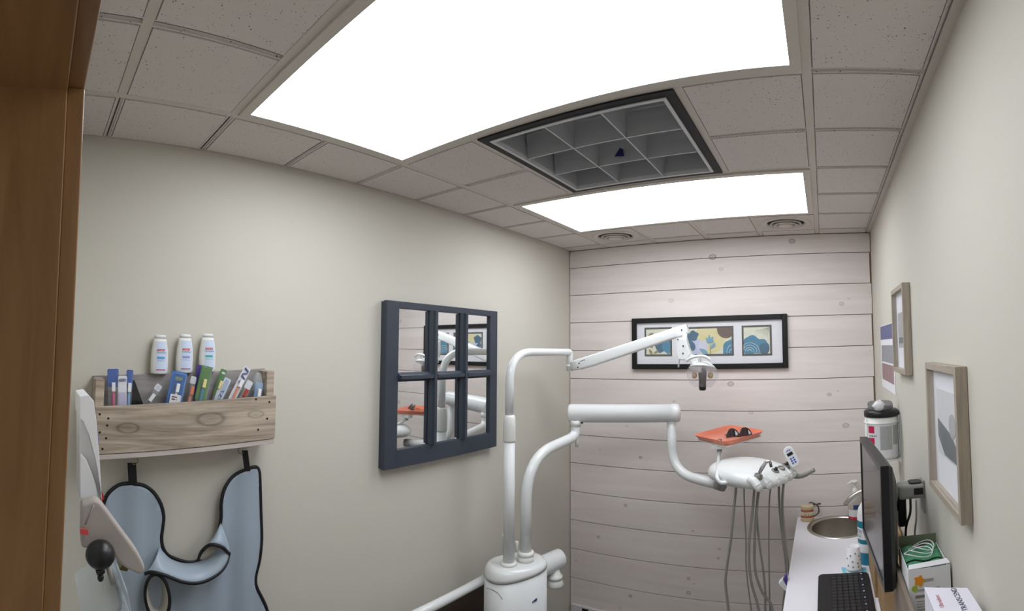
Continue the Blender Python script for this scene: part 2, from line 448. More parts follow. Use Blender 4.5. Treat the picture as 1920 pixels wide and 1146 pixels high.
# unlit 3 x 3 louvre fixture
x0, x1, y0, y1 = 2 * FT + bw, 4 * FT - bw, 2 * FT + bw, 4 * FT - bw
lv = thing('louvre_light', ((x0 + x1) / 2, (y0 + y1) / 2, 2.43), 'unlit square louvre ceiling fixture with black trim and nine cells', 'ceiling light')
def ring(x0, x1, y0, y1, w, z0, z1):
    b = MB()
    for lo, hi in (((x0, y0), (x1, y0 + w)), ((x0, y1 - w), (x1, y1)), ((x0, y0 + w), (x0 + w, y1 - w)), ((x1 - w, y0 + w), (x1, y1 - w))):
        b.box((*lo, z0), (*hi, z1))
    return b
ring(x0, x1, y0, y1, 0.026, 2.437, 2.446).build('trim', mat('black_trim', (9, 9, 15), 0.6), lv)
LOUV = mat('louvre_metal', (186, 188, 192), 0.35, metal=0.35, var=0.03)
ring(x0 + 0.026, x1 - 0.026, y0 + 0.026, y1 - 0.026, 0.010, 2.434, 2.447).build('inner_frame', mat('louvre_frame', (206, 206, 210), 0.35), lv)
a0, a1, b0, b1 = x0 + 0.036, x1 - 0.036, y0 + 0.036, y1 - 0.036
hs = MB()
hs.add([(a0, b0, 2.447), (a1, b0, 2.447), (a1, b1, 2.447), (a0, b1, 2.447), (a0, b0, 2.56), (a1, b0, 2.56), (a1, b1, 2.56), (a0, b1, 2.56)],
       [(0, 1, 5, 4), (1, 2, 6, 5), (2, 3, 7, 6), (3, 0, 4, 7), (4, 5, 6, 7)])
hs.build('housing', LOUV, lv)
def blade(p, q, n):
    p, q, n = Vector(p), Vector(q), Vector(n); prof = [(0.0025, 0), (0.0035, 0.02), (0.006, 0.045), (0.011, 0.07), (0.013, 0.075), (-0.013, 0.075), (-0.011, 0.07), (-0.006, 0.045), (-0.0035, 0.02), (-0.0025, 0)]
    MB().prism([p + n * a + ZZ * h for a, h in prof], q - p).build('louvre_blade', LOUV, lv)
for k in (1, 2):
    xx = a0 + (a1 - a0) * k / 3; blade((xx, b0, 2.437), (xx, b1, 2.437), XX)
    for j in range(3):
        yy = b0 + (b1 - b0) * k / 3; s0, s1 = a0 + (a1 - a0) * j / 3, a0 + (a1 - a0) * (j + 1) / 3
        blade((s0 + 0.004, yy, 2.437), (s1 - 0.004, yy, 2.437), YY)
yb_ = b0 + (b1 - b0) * 2 / 3 - 0.0105
MB().prism([((a0 + a1) / 2 + dx, yb_ - 0.004, 2.452 + dz) for dx, dz in ((-0.020, 0.004), (0.014, 0.0), (0.010, 0.022), (0.0, 0.030))], (0, 0.001, 0)).build('sticker', mat('navy_sticker', (30, 32, 92), 0.4), lv)

def vent(c, label):
    x0, x1, y0, y1 = c * FT + bw, (c + 1) * FT - bw, 6 * FT + bw, 7 * FT - 0.004
    cx, cy = (x0 + x1) / 2, (y0 + y1) / 2
    t = thing('air_vent', (cx, cy, 2.42), label, 'air vent')
    n = 40; R0 = 0.135
    b = MB(); sq = []
    for j in range(n):
        a = 2 * pi * j / n; c_, s_ = cos(a), sin(a); m = max(abs(c_), abs(s_))
        sq.append((cx + c_ / m * (x1 - x0) / 2, cy + s_ / m * (y1 - y0) / 2, 2.440))
    ci = [(cx + cos(2 * pi * j / n) * 0.128, cy + sin(2 * pi * j / n) * 0.128, 2.440) for j in range(n)]
    b.add(sq + ci, [(j, (j + 1) % n, n + (j + 1) % n, n + j) for j in range(n)])
    b.build('plate', GRID, t)
    MB().lathe((cx, cy, 2.440), [(0.128, 0.0), (0.124, -0.004), (0.108, -0.006), (0.096, -0.003), (0.094, 0.004)], 40, caps=False).build('cone', GRID, t)
    MB().lathe((cx, cy, 2.440), [(0.094, 0.004), (0.094, 0.120), (0.0001, 0.120)], 40, caps=False).build('duct', mat('duct_metal', (150, 150, 148), 0.6, metal=0.5), t)
    for r, z in ((0.080, 2.436), (0.060, 2.430)):
        MB().lathe((cx, cy, z), [(r, -0.001), (r + 0.001, -0.004), (r - 0.003, -0.005), (r - 0.016, 0.018), (r - 0.014, 0.020), (r, -0.001)], 36, caps=False).build('vane', GRID, t)
    MB().lathe((cx, cy, 2.427), [(0.0001, -0.008), (0.020, -0.006), (0.036, -0.002), (0.038, 0.001), (0.024, 0.022), (0.0001, 0.024)], 32, caps=False).build('hub', GRID, t)
    MB().box((cx - 0.092, cy - 0.003, 2.452), (cx + 0.092, cy + 0.003, 2.458)).build('bridge', GRID, t)
vent(1, 'round ceiling air vent at the end toward the left wall')
vent(4, 'round ceiling air vent at the end toward the right wall')

# ------------------------------------------------------------------ mirror made from an old six-pane window (left wall)
NAVY = mat('slate_blue_paint', (56, 63, 75), 0.45, var=0.08, scale=20, bump=0.1)
MIR = mat('mirror', (236, 238, 238), 0.02, metal=1.0, var=0.0)
my0, my1, mz0, mz1 = 0.749, 1.447, 1.358, 2.008
XF = 0.0687
mir = thing('window_mirror', (WL, (my0 + my1) / 2, mz0), 'slate blue six-pane window frame mirror on the left wall', 'mirror')
iy0, iy1, iz0, iz1 = 0.813, 1.392, 1.428, 1.981
MB().box((WL + 0.001, my0 + 0.004, mz0 + 0.002), (WL + 0.016, my1 - 0.004, mz1 - 0.002)).build('backing', NAVY, mir)
for nm, lo, hi in (('stile', (my0, mz0), (iy0, mz1)), ('stile', (iy1, mz0), (my1, mz1)), ('rail', (iy0, mz0), (iy1, iz0)), ('rail', (iy0, iz1), (iy1, mz1))):
    MB().box((WL + 0.018, lo[0], lo[1]), (XF, hi[0], hi[1])).build(nm, NAVY, mir, bevel=0.0015)
mv = [iy0 + (iy1 - iy0) * k / 3 for k in (1, 2)]; mh = 1.709
def muntin_prof(c, u, n):
    return [c + u * a + n * h for a, h in ((-0.018, 0.0), (-0.018, 0.008), (-0.009, 0.016), (-0.007, 0.030), (0.007, 0.030), (0.009, 0.016), (0.018, 0.008), (0.018, 0.0))]
for y in mv: MB().prism(muntin_prof(Vector((WL + 0.030, y, iz0)), YY, XX), (0, 0, iz1 - iz0)).build('muntin', NAVY, mir)
ys = [iy0] + mv + [iy1]
for k in range(3):
    a = ys[k] + (0.012 if k else 0); b = ys[k + 1] - (0.012 if k < 2 else 0)
    MB().prism(muntin_prof(Vector((WL + 0.030, a, mh)), ZZ, XX * 0.98), (0, b - a, 0)).build('muntin', NAVY, mir)
    for (z0, z1) in ((iz0, mh), (mh, iz1)):
        MB().box((WL + 0.024, ys[k] + 0.001, z0 + 0.001), (WL + 0.028, ys[k + 1] - 0.001, z1 - 0.001)).build('pane', MIR, mir)

# ------------------------------------------------------------------ weathered crate shelf on the left wall (hangs a little out of level)
PALLET = wood('weathered_pallet', (124, 108, 94), (204, 190, 172), axis=1, stretch=16, scale=3.2, rough=0.8, knots=((1, 0.45, 1.0), (70, 56, 48), [(0.13, *on(x, y, 'x', 0.13).yz, r, d) for x, y, r, d in ((240, 803, .022, .6), (395, 786, .03, .55), (480, 777, .018, .4))]), contrast=(0.3, 0.72))
PALLET_D = wood('weathered_grey', (128, 122, 120), (168, 164, 162), axis=1, stretch=12, scale=3, rough=0.8)
PALE_B = wood('pale_board', (176, 164, 158), (206, 198, 192), axis=1, stretch=12, scale=3, rough=0.7)
TILT = 0.062                                                   # metres of rise per metre along the wall
def sh(y): return TILT * y
def sheared(b):
    for v in b.v: v.z += sh(v.y)
    return b
sy0, sy1 = -0.314, 0.250
crate = thing('wall_crate', (WL + 0.05, -0.03, 1.47), 'weathered wooden crate shelf holding toothbrushes on the left wall', 'shelf')
zb, zf, zk = 1.5135, 1.6475, 1.7285                              # bottom, front top, back top (at y = 0)
sheared(MB().box((WL + 0.0005, sy0, zb), (WL + 0.016, sy1, zk))).build('back_board', PALLET_D, crate, bevel=0.0015)
sheared(MB().box((0.112, sy0, zb), (0.130, sy1, zf))).build('front_board', PALLET, crate, bevel=0.0015)
for a, b in ((sy0, sy0 + 0.026), (sy1 - 0.026, sy1)):
    sheared(MB().box((WL + 0.016, a, zb), (0.112, b, zk - 0.004))).build('side_board', PALLET, crate, bevel=0.0015)
sheared(MB().box((WL + 0.016, sy0 + 0.026, zb), (0.112, sy1 - 0.026, zb + 0.012))).build('bottom_board', PALLET_D, crate)
sheared(MB().box((WL + 0.0005, sy0 + 0.004, zb - 0.016), (0.128, sy1 - 0.002, zb - 0.002))).build('shelf_board', PALE_B, crate, bevel=0.001)
NAIL = mat('nail_rust', (44, 32, 26), 0.6, metal=0.4)
for x, y in ((187, 777), (203, 785), (201, 798), (187, 811), (199, 822), (192, 842), (505, 754), (480, 749), (501, 785), (484, 806)):
    q = on(x, y, 'x', 0.1302); MB().tube([q - XX * 0.001, q + XX * 0.0006], 0.0034, 8).build('nail', NAIL, crate)
# hooks under it
HOOK = mat('hook_wire', (150, 138, 112), 0.3, metal=1.0)
def hook(px, py, label, w=1):
    q = on(px, py, 'x', 0.075); z_top = zb - 0.016 + sh(q.y)
    b = MB(); c = Vector((0.075, q.y, z_top))
    b.tube(spline([c, c - ZZ * 0.012, c + YY * 0.003 * w - ZZ * 0.018, c + YY * 0.001 * w - ZZ * 0.028, c - YY * 0.009 * w - ZZ * 0.033, c - YY * 0.016 * w - ZZ * 0.026], 5), 0.0016, 8)
    return tag(b.build('cup_hook', HOOK), label, 'hook')
hook(257, 857, 'brass wire hook under the crate holding the round apron strap')
hook(449, 835, 'brass wire hook under the crate holding the square apron strap', -1)

# ------------------------------------------------------------------ three rinse bottles on the crate back edge
RED = mat('label_red', (206, 52, 40), 0.5); NAVYT = mat('label_navy', (58, 62, 110), 0.5); MAG = mat('label_magenta', (160, 60, 110), 0.5); LPALE = mat('label_pale', (205, 218, 240), 0.5, var=0.12, scale=18)
def bottle(y, band, bandname, label):
    x, z = 0.052, zk + sh(y) + 0.0005
    t = thing('rinse_bottle', (x, y, z), label, 'bottle', 'rinse bottles standing on the crate')
    hw, hx = 0.0275, 0.0145
    prof = [(0.86, 0.0), (0.97, 0.003), (1.0, 0.012), (1.0, 0.045), (0.93, 0.075), (0.78, 0.098), (0.70, 0.108)]
    MB().lathe((x, y, z), [(hw * r, h) for r, h in prof], 28, sx=hx / hw, sy=1.0).build('body', WHITE2, t)
    MB().lathe((x, y, z + 0.108), [(hw * 0.69, 0.0005), (hw * 0.68, 0.008), (hw * 0.60, 0.0115), (hw * 0.3, 0.012)], 28, sx=hx / hw, sy=1.0).build('cap', WHITE, t)
    # printed front follows the flat face
    def face(w, za, zb_, m, nm, dx=0.0):
        n = 5; rows = []
        for k in range(n):
            zz = za + (zb_ - za) * k / (n - 1)
            i = max(j for j in range(len(prof)) if prof[j][1] <= zz + 1e-9); i = min(i, len(prof) - 2)
            f = (zz - prof[i][1]) / (prof[i + 1][1] - prof[i][1]); rr = hw * (prof[i][0] * (1 - f) + prof[i + 1][0] * f)
            row = []
            for j in range(7):
                yy = -w / 2 + w * j / 6 + dx
                row.append((x + hx / hw * math.sqrt(max(1e-8, rr * rr - yy * yy)) + 0.0006 + (0.0004 if m is not LPALE else 0), y + yy, z + zz))
            rows.append(row)
        return MB().grid(rows).build(nm, m, t)
    face(0.034, 0.010, 0.100, LPALE, 'label_print', 0.003)
    face(0.024, 0.070, 0.076, RED, 'logo_block', 0.001)
    face(0.024, 0.046, 0.053, band, bandname, 0.001)
    face(0.030, 0.012, 0.0145, MAG, 'stripe', 0.002)
    xs = x + hx + 0.0004
    lettering('brand_lettering', 'Colgate', (x + hx * 0.93 + 0.0008, y + 0.001, z + 0.073), YY, ZZ, 0.0066, WHITE2, t)
    lettering('name_lettering', 'PerioClear', (x + hx * 0.97 + 0.0008, y + 0.002, z + 0.0655), YY, ZZ, 0.0068, NAVYT, t)
    lettering('small_lettering', 'fluoride rinse', (xs + 0.001, y + 0.001, z + 0.0405), YY, ZZ, 0.0042, NAVYT, t)
bottle(-0.1135, mat('band_blue', (86, 160, 214), 0.5), 'blue_band', 'white rinse bottle with a light blue band, on the crate')
bottle(-0.0335, mat('band_violet', (150, 150, 205), 0.5), 'violet_band', 'white rinse bottle with a violet band, on the crate')
bottle(0.0415, mat('band_teal', (92, 172, 168), 0.5), 'teal_band', 'white rinse bottle with a teal band, on the crate')

# ------------------------------------------------------------------ toothbrush packets standing in the crate
BRIST = mat('bristle_cream', (226, 214, 150), 0.7); BRISTW = mat('bristle_white', (232, 234, 238), 0.7)
def packet(top, base, w, card, label, name='toothbrush_packet', handle=None, bristle=None, card_part=0.45, X=0.085, window=True, extra=None):
    """top, base: pixel of the middle of the packet's top and of the place where the front board hides it"""
    a, b = on(*top, 'x', X), on(*base, 'x', X)
    d = (a - b).normalized(); zfl = zb + 0.012 + sh(b.y)
    bot = b + d * ((zfl + 0.004 + abs(d.y) * w / 2 - b.z) / d.z)
    u = XX.cross(d).normalized() * -1
    if u.y < 0: u = -u
    Ln = (a - bot).length; mid = (a + bot) / 2
    t = thing(name, (X, bot.y, zfl), label, 'toothbrush packet', 'toothbrush packets in the crate')
    ctop = a - d * (Ln * card_part / 2)
    patch('card', rrect(ctop, u, d, w / 2, Ln * card_part / 2, 0.004), XX * -0.002, card, t)
    if window: MB().prism(rrect(mid, u, d, w / 2 - 0.001, Ln / 2 - 0.002, 0.005), XX * 0.010).build('blister', CLEARER, t, bevel=0.003)
    if handle:
        hd = a - d * (Ln * 0.30)
        MB().tube(spline([bot + XX * 0.004 + d * 0.01, mid + XX * 0.005, hd + XX * 0.004, hd + d * 0.024 + XX * 0.004], 5), [0.0045] * 10 + [0.0032] * 6, 10).build('brush_handle', handle, t)
        MB().obox(hd + d * 0.014 + XX * 0.008, XX * 0.004, u * 0.0052, d * 0.013).build('bristles', bristle or BRISTW, t, bevel=0.001)
    if extra: extra(t, a, bot, u, d, Ln)
    return t
CB, CDB = mat('card_blue', (12, 82, 172), 0.35, coat=0.4), mat('card_navy', (32, 44, 110), 0.35, coat=0.4)
CG, CP, CW, CBK = mat('card_green', (70, 122, 50), 0.35, coat=0.4), mat('card_purple', (84, 66, 140), 0.35, coat=0.4), mat('card_white', (222, 224, 230), 0.4), mat('card_black', (30, 32, 34), 0.3, coat=0.5)
PINK = mat('pink_plastic', (206, 74, 130), 0.3); ORNG = mat('coral_plastic', (214, 128, 100), 0.3); TEALP = mat('teal_plastic', (50, 130, 160), 0.3); REDP = mat('red_brown_plastic', (170, 70, 60), 0.3); LBL = mat('light_blue_plastic', (120, 170, 215), 0.3)
def lower(m, f=0.4, nm='lower_card'):
    def fn(t, a, bot, u, d, Ln): patch(nm, rrect(bot + d * (Ln * f / 2), u, d, 0.0135, Ln * f / 2, 0.003), XX * -0.002, m, t)
    return fn
packet((212, 692), (212, 757), 0.033, CB, 'blue toothbrush packet with a pink handled brush at the crate end', handle=PINK, card_part=0.24, extra=lower(CDB, 0.5))
def oralb(t, a, bot, u, d, Ln):
    patch('print_panel', rrect(bot + d * (Ln * 0.40) + XX * 0.0015, u, d, 0.0105, Ln * 0.36, 0.002), XX * 0.0006, mat('lilac_print', (190, 186, 214), 0.5, var=0.15, scale=150), t)
    patch('logo_pill', rrect(a - d * 0.012 + XX * 0.0015, u, d, 0.0105, 0.0036, 0.0034), XX * 0.0006, CP, t)
    lettering('logo_lettering', 'Oral-B', a - d * 0.012 + XX * 0.0026, YY, ZZ, 0.0062, WHITE2, t)
packet((230, 705), (229, 757), 0.026, CW, 'pale toothbrush packet with lilac print and a purple pill logo', card_part=0.97, window=False, extra=oralb, X=0.090)
packet((244, 694), (240, 757), 0.020, CB, 'narrow toothbrush packet with a blue top, behind the pale lilac one', handle=LBL, card_part=0.27, X=0.078)
packet((242, 716), (257, 757), 0.034, CBK, 'black toothbrush packet leaning beside the pale lilac packet', card_part=0.98, window=False, X=0.070)
packet((300, 722), (276, 756), 0.020, CW, 'clear toothbrush packet with a grey brush leaning alone in the crate', handle=DKSTEEL, card_part=0.10, X=0.070)
def kit(t, a, bot, u, d, Ln):
    patch('paper_insert', rrect(bot + d * (Ln * 0.60) + XX * 0.006, u, d, 0.017, 0.014, 0.003), XX * 0.002, CW, t)
    patch('hanger_slot', rrect(a - d * 0.020 + XX * 0.0008, u, d, 0.012, 0.0055, 0.0052), XX * 0.0006, mat('slot_green_grey', (110, 126, 110), 0.5), t)
    for k, h in enumerate((0.006, -0.001)): patch('print_mark', rrect(bot + d * (Ln * 0.60 + h) + XX * 0.0085 - u * 0.004, u, d, 0.008, 0.002, 0.0008), XX * 0.0004, mat('print_dark', (90, 50, 50), 0.5), t)
packet((338, 698), (326, 754), 0.048, mat('kit_blue', (20, 118, 206), 0.3, coat=0.5), 'wide bright blue toothbrush kit with a rounded hanger top', handle=WHITE2, card_part=0.98, extra=kit, X=0.088)
packet((364, 706), (354, 752), 0.018, CW, 'clear toothbrush packet with a coral brush beside the blue kit', handle=ORNG, bristle=ORNG, card_part=0.12, X=0.080)
packet((374, 684), (368, 748), 0.016, CP, 'purple topped packet standing behind the broad green packet', card_part=0.95, X=0.066, window=False)
packet((389, 687), (375, 749), 0.036, CG, 'broad green toothbrush packet with cream bristles', handle=TEALP, bristle=BRIST, card_part=0.48, X=0.094, extra=lower(LBL, 0.3))
def slot(t, a, bot, u, d, Ln): patch('hanger_slot', rrect(a - d * 0.012 + XX * 0.0008, u, d, 0.006, 0.003, 0.0028), XX * 0.0006, CW, t)
packet((421, 693), (403, 747), 0.022, CG, 'narrow green toothbrush packet with a notched hanger', handle=WHITE2, bristle=BRIST, card_part=0.40, X=0.074, extra=slot)
def flow(t, a, bot, u, d, Ln):
    for k in range(6): patch('print_mark', rrect(bot + d * (Ln * (0.42 + 0.07 * k)) + XX * 0.0015, (u + d * (0.5 if k % 2 else -0.5)).normalized(), d, 0.006, 0.0012, 0.0005), XX * 0.0004, CDB if k > 3 else TEALP, t)
packet((428, 710), (412, 745), 0.022, LPALE, 'pale packet with dark blue print beside the notched green packet', card_part=0.97, extra=flow, X=0.086)
def xpro(t, a, bot, u, d, Ln):
    for k in range(4): patch('print_mark', rrect(a - d * (0.010 + 0.013 * k) + XX * 0.0015, (u + d * (0.6 if k % 2 else -0.4)).normalized(), d, 0.009, 0.0032, 0.001), XX * 0.0005, CP if k % 2 else CDB, t)
packet((465, 689), (437, 744), 0.024, CW, 'white toothbrush packet with bold purple print', handle=ORNG, card_part=0.5, extra=xpro, X=0.094)
packet((470, 715), (455, 743), 0.022, CW, 'clear toothbrush packet with a red brush by the crate end', handle=REDP, bristle=REDP, card_part=0.15, X=0.088)
packet((487, 717), (483, 742), 0.026, LBL, 'light blue toothbrush packet in crinkled clear wrap at the crate end', handle=WHITE2, card_part=0.55, X=0.092)
q0 = on(494, 706, 'x', 0.085)
wr = MB().ellipsoid((0.085, 0.2055, q0.z - 0.03), XX * 0.014, YY * 0.0165, ZZ * 0.045, 14, 10)
random.seed(3)
for v in wr.v: v.x += random.uniform(-.003, .003); v.z += random.uniform(-.005, .005)
tag(wr.build('plastic_wrap', CLEAR), 'crumpled empty clear plastic wrapper poking out of the crate corner', 'wrapper')

# ------------------------------------------------------------------ lead apron hanging from the hooks
APR = mat('apron_blue', (160, 174, 188), 0.45, var=0.05, scale=4, coat=0.15)
APR2 = APR
LIN = mat('apron_lining', (196, 190, 178), 0.6, var=0.05)
TRIM = mat('black_binding', (20, 20, 24), 0.55)
ap = thing('lead_apron', (0.06, 0.0, 0.62), 'pale blue lead apron with black binding hanging below the crate', 'apron')
AX = 0.060
out_px = [(246, 906), (268, 910), (288, 924), (301, 945), (306, 968), (304, 990), (302, 1010), (306, 1030), (320, 1046), (345, 1054), (372, 1050), (396, 1030), (408, 1000), (414, 970), (414, 945), (420, 918), (436, 896), (456, 882), (476, 876), (486, 882),
          (488, 910), (489, 960), (490, 1010), (486, 1050), (479, 1080), (480, 1100), (492, 1125), (500, 1146)]
outl = [on(x, y, 'x', AX) for x, y in out_px]
hem = [Vector((AX, outl[-1].y + 0.012, 0.90)), Vector((AX, outl[-1].y + 0.014, 0.72)), Vector((AX, outl[-1].y - 0.02, 0.64)), Vector((AX, 0.02, 0.62)), Vector((AX, -0.19, 0.64)), Vector((AX, -0.225, 0.72)), Vector((AX, -0.222, 0.95))]
left = [on(x, y, 'x', AX) for x, y in ((227, 1140), (224, 1115), (214, 1090), (204, 1060), (196, 1020), (192, 980), (193, 950), (202, 926), (222, 911))]
loop = spline(outl + hem + left + [outl[0]], 3)[:-1]
def wav(p): return 0.006 * sin(p.y * 34) * min(1, max(0, (1.45 - p.z) * 3)) + 0.004 * sin(p.y * 70 + 1)
import mathutils.geometry as MG
def filled(name, loop, thick, m, parent, wave=True, step=0.018):
    """fill a closed Y-Z outline with a fine triangulated sheet so that it can drape"""
    ys = [p.y for p in loop]; zs = [p.z for p in loop]
    pts2 = [Vector((p.y, p.z)) for p in loop]; n = len(pts2)
    edges = [(i, (i + 1) % n) for i in range(n)]
    y = min(ys)
    k = 0
    while y < max(ys):
        z = min(zs) + (step / 2 if k % 2 else 0)
        while z < max(zs): pts2.append(Vector((y, z))); z += step
        y += step; k += 1
    r = MG.delaunay_2d_cdt(pts2, edges, [list(range(n))], 1, 1e-5)
    b = MB(); b.v = [Vector((loop[0].x, v.x, v.y)) for v in r[0]]; b.f = [tuple(f) for f in r[2]]; b.sm = [True] * len(b.f)
    if wave:
        for v in b.v: v.x += wav(v)
    return b.build(name, m, parent, solid=thick)
filled('panel', loop, 0.005, APR, ap)
edge = [p + XX * (wav(p) + 0.0005) for p in loop]; edge.append(edge[0].copy())
MB().tube(edge, 0.0062, 8, caps=False, squash=((1, 0, 0), 0.65)).build('binding', TRIM, ap)
for (tx, ty), (bx, by), w, nm in (((247, 868), (249, 908), 0.013, 'strap'), ((459, 845), (464, 884), 0.010, 'strap')):
    a, b = on(tx, ty, 'x', 0.073), on(bx, by, 'x', 0.066)
    MB().obox((a + b) / 2, XX * 0.0015, YY * w, (a - b) / 2).build(nm, TRIM, ap)
# collar: a folded band along the neckline that flares off the wall
up = spline([on(x, y, 'x', AX + d) for x, y, d in ((299, 1026, .010), (306, 1036, .010), (320, 1049, .012), (345, 1057, .014), (372, 1054, .014), (396, 1036, .014), (408, 1010, .012), (414, 982, .010))], 5)
lo = spline([on(x, y, 'x', AX + d) for x, y, d in ((272, 1076, .034), (286, 1073, .050), (310, 1079, .062), (345, 1092, .066), (378, 1092, .066), (408, 1077, .062), (424, 1058, .050), (430, 1036, .030))], 5)
m = min(len(up), len(lo)); rows = []
for k in range(6):
    t = k / 5; rows.append([up[i].lerp(lo[i], t) + XX * 0.016 * sin(pi * t) for i in range(m)])
MB().grid(rows).build('collar', APR2, ap, solid=0.004)
MB().tube(lo, 0.0052, 8).build('collar_binding', TRIM, ap)
# left end of the collar curls into an open loop, right end into a small cone
def curl(c, hy, hz, d, twist, nm):
    ringf, ringb = [], []
    for k in range(29):
        a = 2 * pi * k / 28
        ringf.append(Vector((c.x + d + twist * cos(a), c.y + hy * cos(a) - 0.10 * hz * sin(a), c.z + hz * sin(a))))
        ringb.append(Vector((c.x - 0.006, c.y + hy * 0.62 * cos(a) - 0.08 * hz * sin(a), c.z + hz * 0.9 * sin(a) + 0.012)))
    MB().grid([ringb, ringf]).build(nm, LIN, ap, solid=0.003)
    MB().tube(ringf, 0.0050, 8, caps=False).build(nm + '_binding', TRIM, ap)
curl(on(292, 1114, 'x', AX + 0.030), 0.034, 0.066, 0.020, 0.012, 'loop')
apex = on(413, 984, 'x', AX + 0.012)
arcp = spline([on(x, y, 'x', AX + d) for x, y, d in ((384, 1028, .030), (394, 1022, .052), (408, 1023, .062), (420, 1029, .058), (430, 1040, .034))], 5)
MB().grid([[apex.lerp(p, t) + XX * 0.010 * sin(pi * t) for p in arcp] for t in (0.02, .25, .5, .75, 1.0)]).build('collar_fold', APR2, ap, solid=0.003)
MB().tube(spline([on(x, y, 'x', AX + d) for x, y, d in ((372, 1050, .016), (376, 1038, .022), (384, 1028, .032), (394, 1022, .054), (408, 1023, .064), (420, 1029, .060), (430, 1040, .036))], 5), 0.0052, 8).build('fold_binding', TRIM, ap)
MB().grid([[on(x, y, 'x', AX + .022) for x, y in ((374, 1049), (390, 1048), (404, 1041), (414, 1032))], [on(x, y, 'x', AX + .026) for x, y in ((383, 1030), (393, 1025), (404, 1025), (414, 1028))]]).build('fold_lining', LIN, ap, solid=0.002)

# ------------------------------------------------------------------ wall pocket beside the doorway, its booklets, cuff and bulb
XH = 0.74
hold = thing('acrylic_pocket', (XH, -0.42, 1.36), 'clear acrylic wall pocket beside the doorway', 'wall pocket')
zz0 = on(190, 1120, 'x', XH).z
MB().box((0.62, WF + 0.0006, zz0 - 0.06), (0.86, WF + 0.0036, zz0 + 0.16)).build('back_plate', CLEAR, hold)
pA, pB = on(150, 1143, 'x', XH), on(222, 1092, 'x', XH)
fp = MB().prism([(0.62, pA.y, pA.z), (0.62, pB.y, pB.z), (0.62, pB.y + 0.002, pB.z - 0.002), (0.62, pA.y + 0.002, pA.z - 0.003)], (0.24, 0, 0)); fp.build('front_plate', CLEAR, hold)
pC = on(212, 1040, 'x', XH)
MB().prism([(0.62, pB.y, pB.z), (0.62, pB.y + 0.002, pB.z), (0.62, pC.y + 0.002, pC.z), (0.62, pC.y, pC.z)], (0.24, 0, 0)).build('lip', CLEAR, hold)
GOLD = mat('gold_label', (110, 96, 50), 0.4)
qa = [on(x, y, 'x', XH) for x, y in ((229, 1060), (244, 1063), (238, 1072), (224, 1069))]
tag(MB().prism(qa, (-0.03, 0, 0)).build('gold_tag', GOLD), 'small dark gold tag tucked under the grey cuff', 'tag')
bk = thing('booklets', (XH, -0.40, 1.55), 'white folded booklets in the wall pocket by the doorway', 'booklets')
shA = [on(x, y, 'x', XH - .03) for x, y in ((150, 744), (166, 741), (176, 752), (182, 800), (186, 850), (189, 900), (191, 940), (188, 912), (180, 864), (168, 818), (156, 790), (150, 785))]
MB().prism(shA, (-0.10, 0, 0)).build('sheet', PAPER, bk, bevel=0.002)
shB = [on(x, y, 'x', XH - 0.045) for x, y in ((150, 785), (158, 790), (168, 820), (180, 864), (187, 905), (188, 932), (150, 936))]
MB().prism(shB, (-0.08, 0, 0)).build('sheet', PAPER, bk, bevel=0.002)
shE = [on(x, y, 'x', XH - 0.034) for x, y in ((150, 850), (162, 862), (172, 886), (180, 910), (184, 932), (164, 936), (150, 936))]
MB().prism(shE, (-0.008, 0, 0)).build('sheet', PAPER, bk, bevel=0.002)
shC = [on(x, y, 'x', XH - 0.131) for x, y in ((168, 806), (182, 796), (186, 835), (178, 836))]
MB().prism(shC, (-0.02, 0, 0)).build('blue_print', mat('print_blue', (50, 56, 150), 0.5), bk)
shD = [on(x, y, 'x', XH - 0.131) for x, y in ((188, 914), (196, 934), (190, 942))]
MB().prism(shD, (-0.02, 0, 0)).build('red_print', mat('print_red', (196, 56, 60), 0.5), bk)
cf = [on(x, y, 'x', XH) for x, y in ((150, 936), (172, 928), (186, 934), (206, 960), (228, 990), (250, 1020), (262, 1042), (264, 1054), (256, 1062), (244, 1058), (226, 1048), (212, 1034), (204, 1022), (180, 1014), (164, 1012), (150, 1010))]
cuff = thing('pressure_cuff', (XH, -0.38, 1.44), 'grey padded cuff with rounded end hanging from the wall pocket', 'cuff')
MB().prism(spline(cf + [cf[0]], 3)[:-1], (0.030, 0, 0)).build('pad', mat('grey_cuff', (168, 160, 154), 0.6, var=0.05), cuff, bevel=0.006, seg=3)
sm_ = [on(x, y, 'x', XH + 0.031) for x, y in ((176, 948), (168, 966), (160, 984))]
MB().tube(sm_, 0.0012, 6).build('seam', GREYP, cuff)
pk = [on(x, y, 'x', XH + 0.033) for x, y in ((150, 990), (164, 992), (166, 1002), (150, 1000))]
MB().prism(pk, (0.004, 0, 0)).build('red_tab', mat('tab_red', (206, 80, 84), 0.5), cuff)
bl = thing('squeeze_bulb', (XH + 0.07, -0.40, 1.36), 'black rubber squeeze bulb below the grey cuff', 'bulb')
bc = on(188, 1040, 'x', XH + 0.055)
MB().ellipsoid(bc, XX * 0.022, YY * 0.0225, ZZ * 0.021, 20, 14).build('bulb', BLACK, bl)
MB().tube([bc - ZZ * 0.020, bc - ZZ * 0.027 + YY * 0.002], 0.007, 12).build('valve', BLACK, bl)
MB().ellipsoid(bc - ZZ * 0.034 + YY * 0.002, XX * 0.005, YY * 0.005, ZZ * 0.006, 14, 10).build('screw', BLACK, bl)
th = [on(x, y, 'x', XH + 0.05) for x, y in ((200, 1050), (206, 1075), (212, 1095))]
MB().tube(th, 0.004, 10).build('tube', GREYT, bl)

# ------------------------------------------------------------------ dental unit: utility box, delivery arm, control head
un = thing('delivery_unit', (0.26, 1.34, 0), 'white dental delivery unit with a swing arm and control head', 'dental unit')
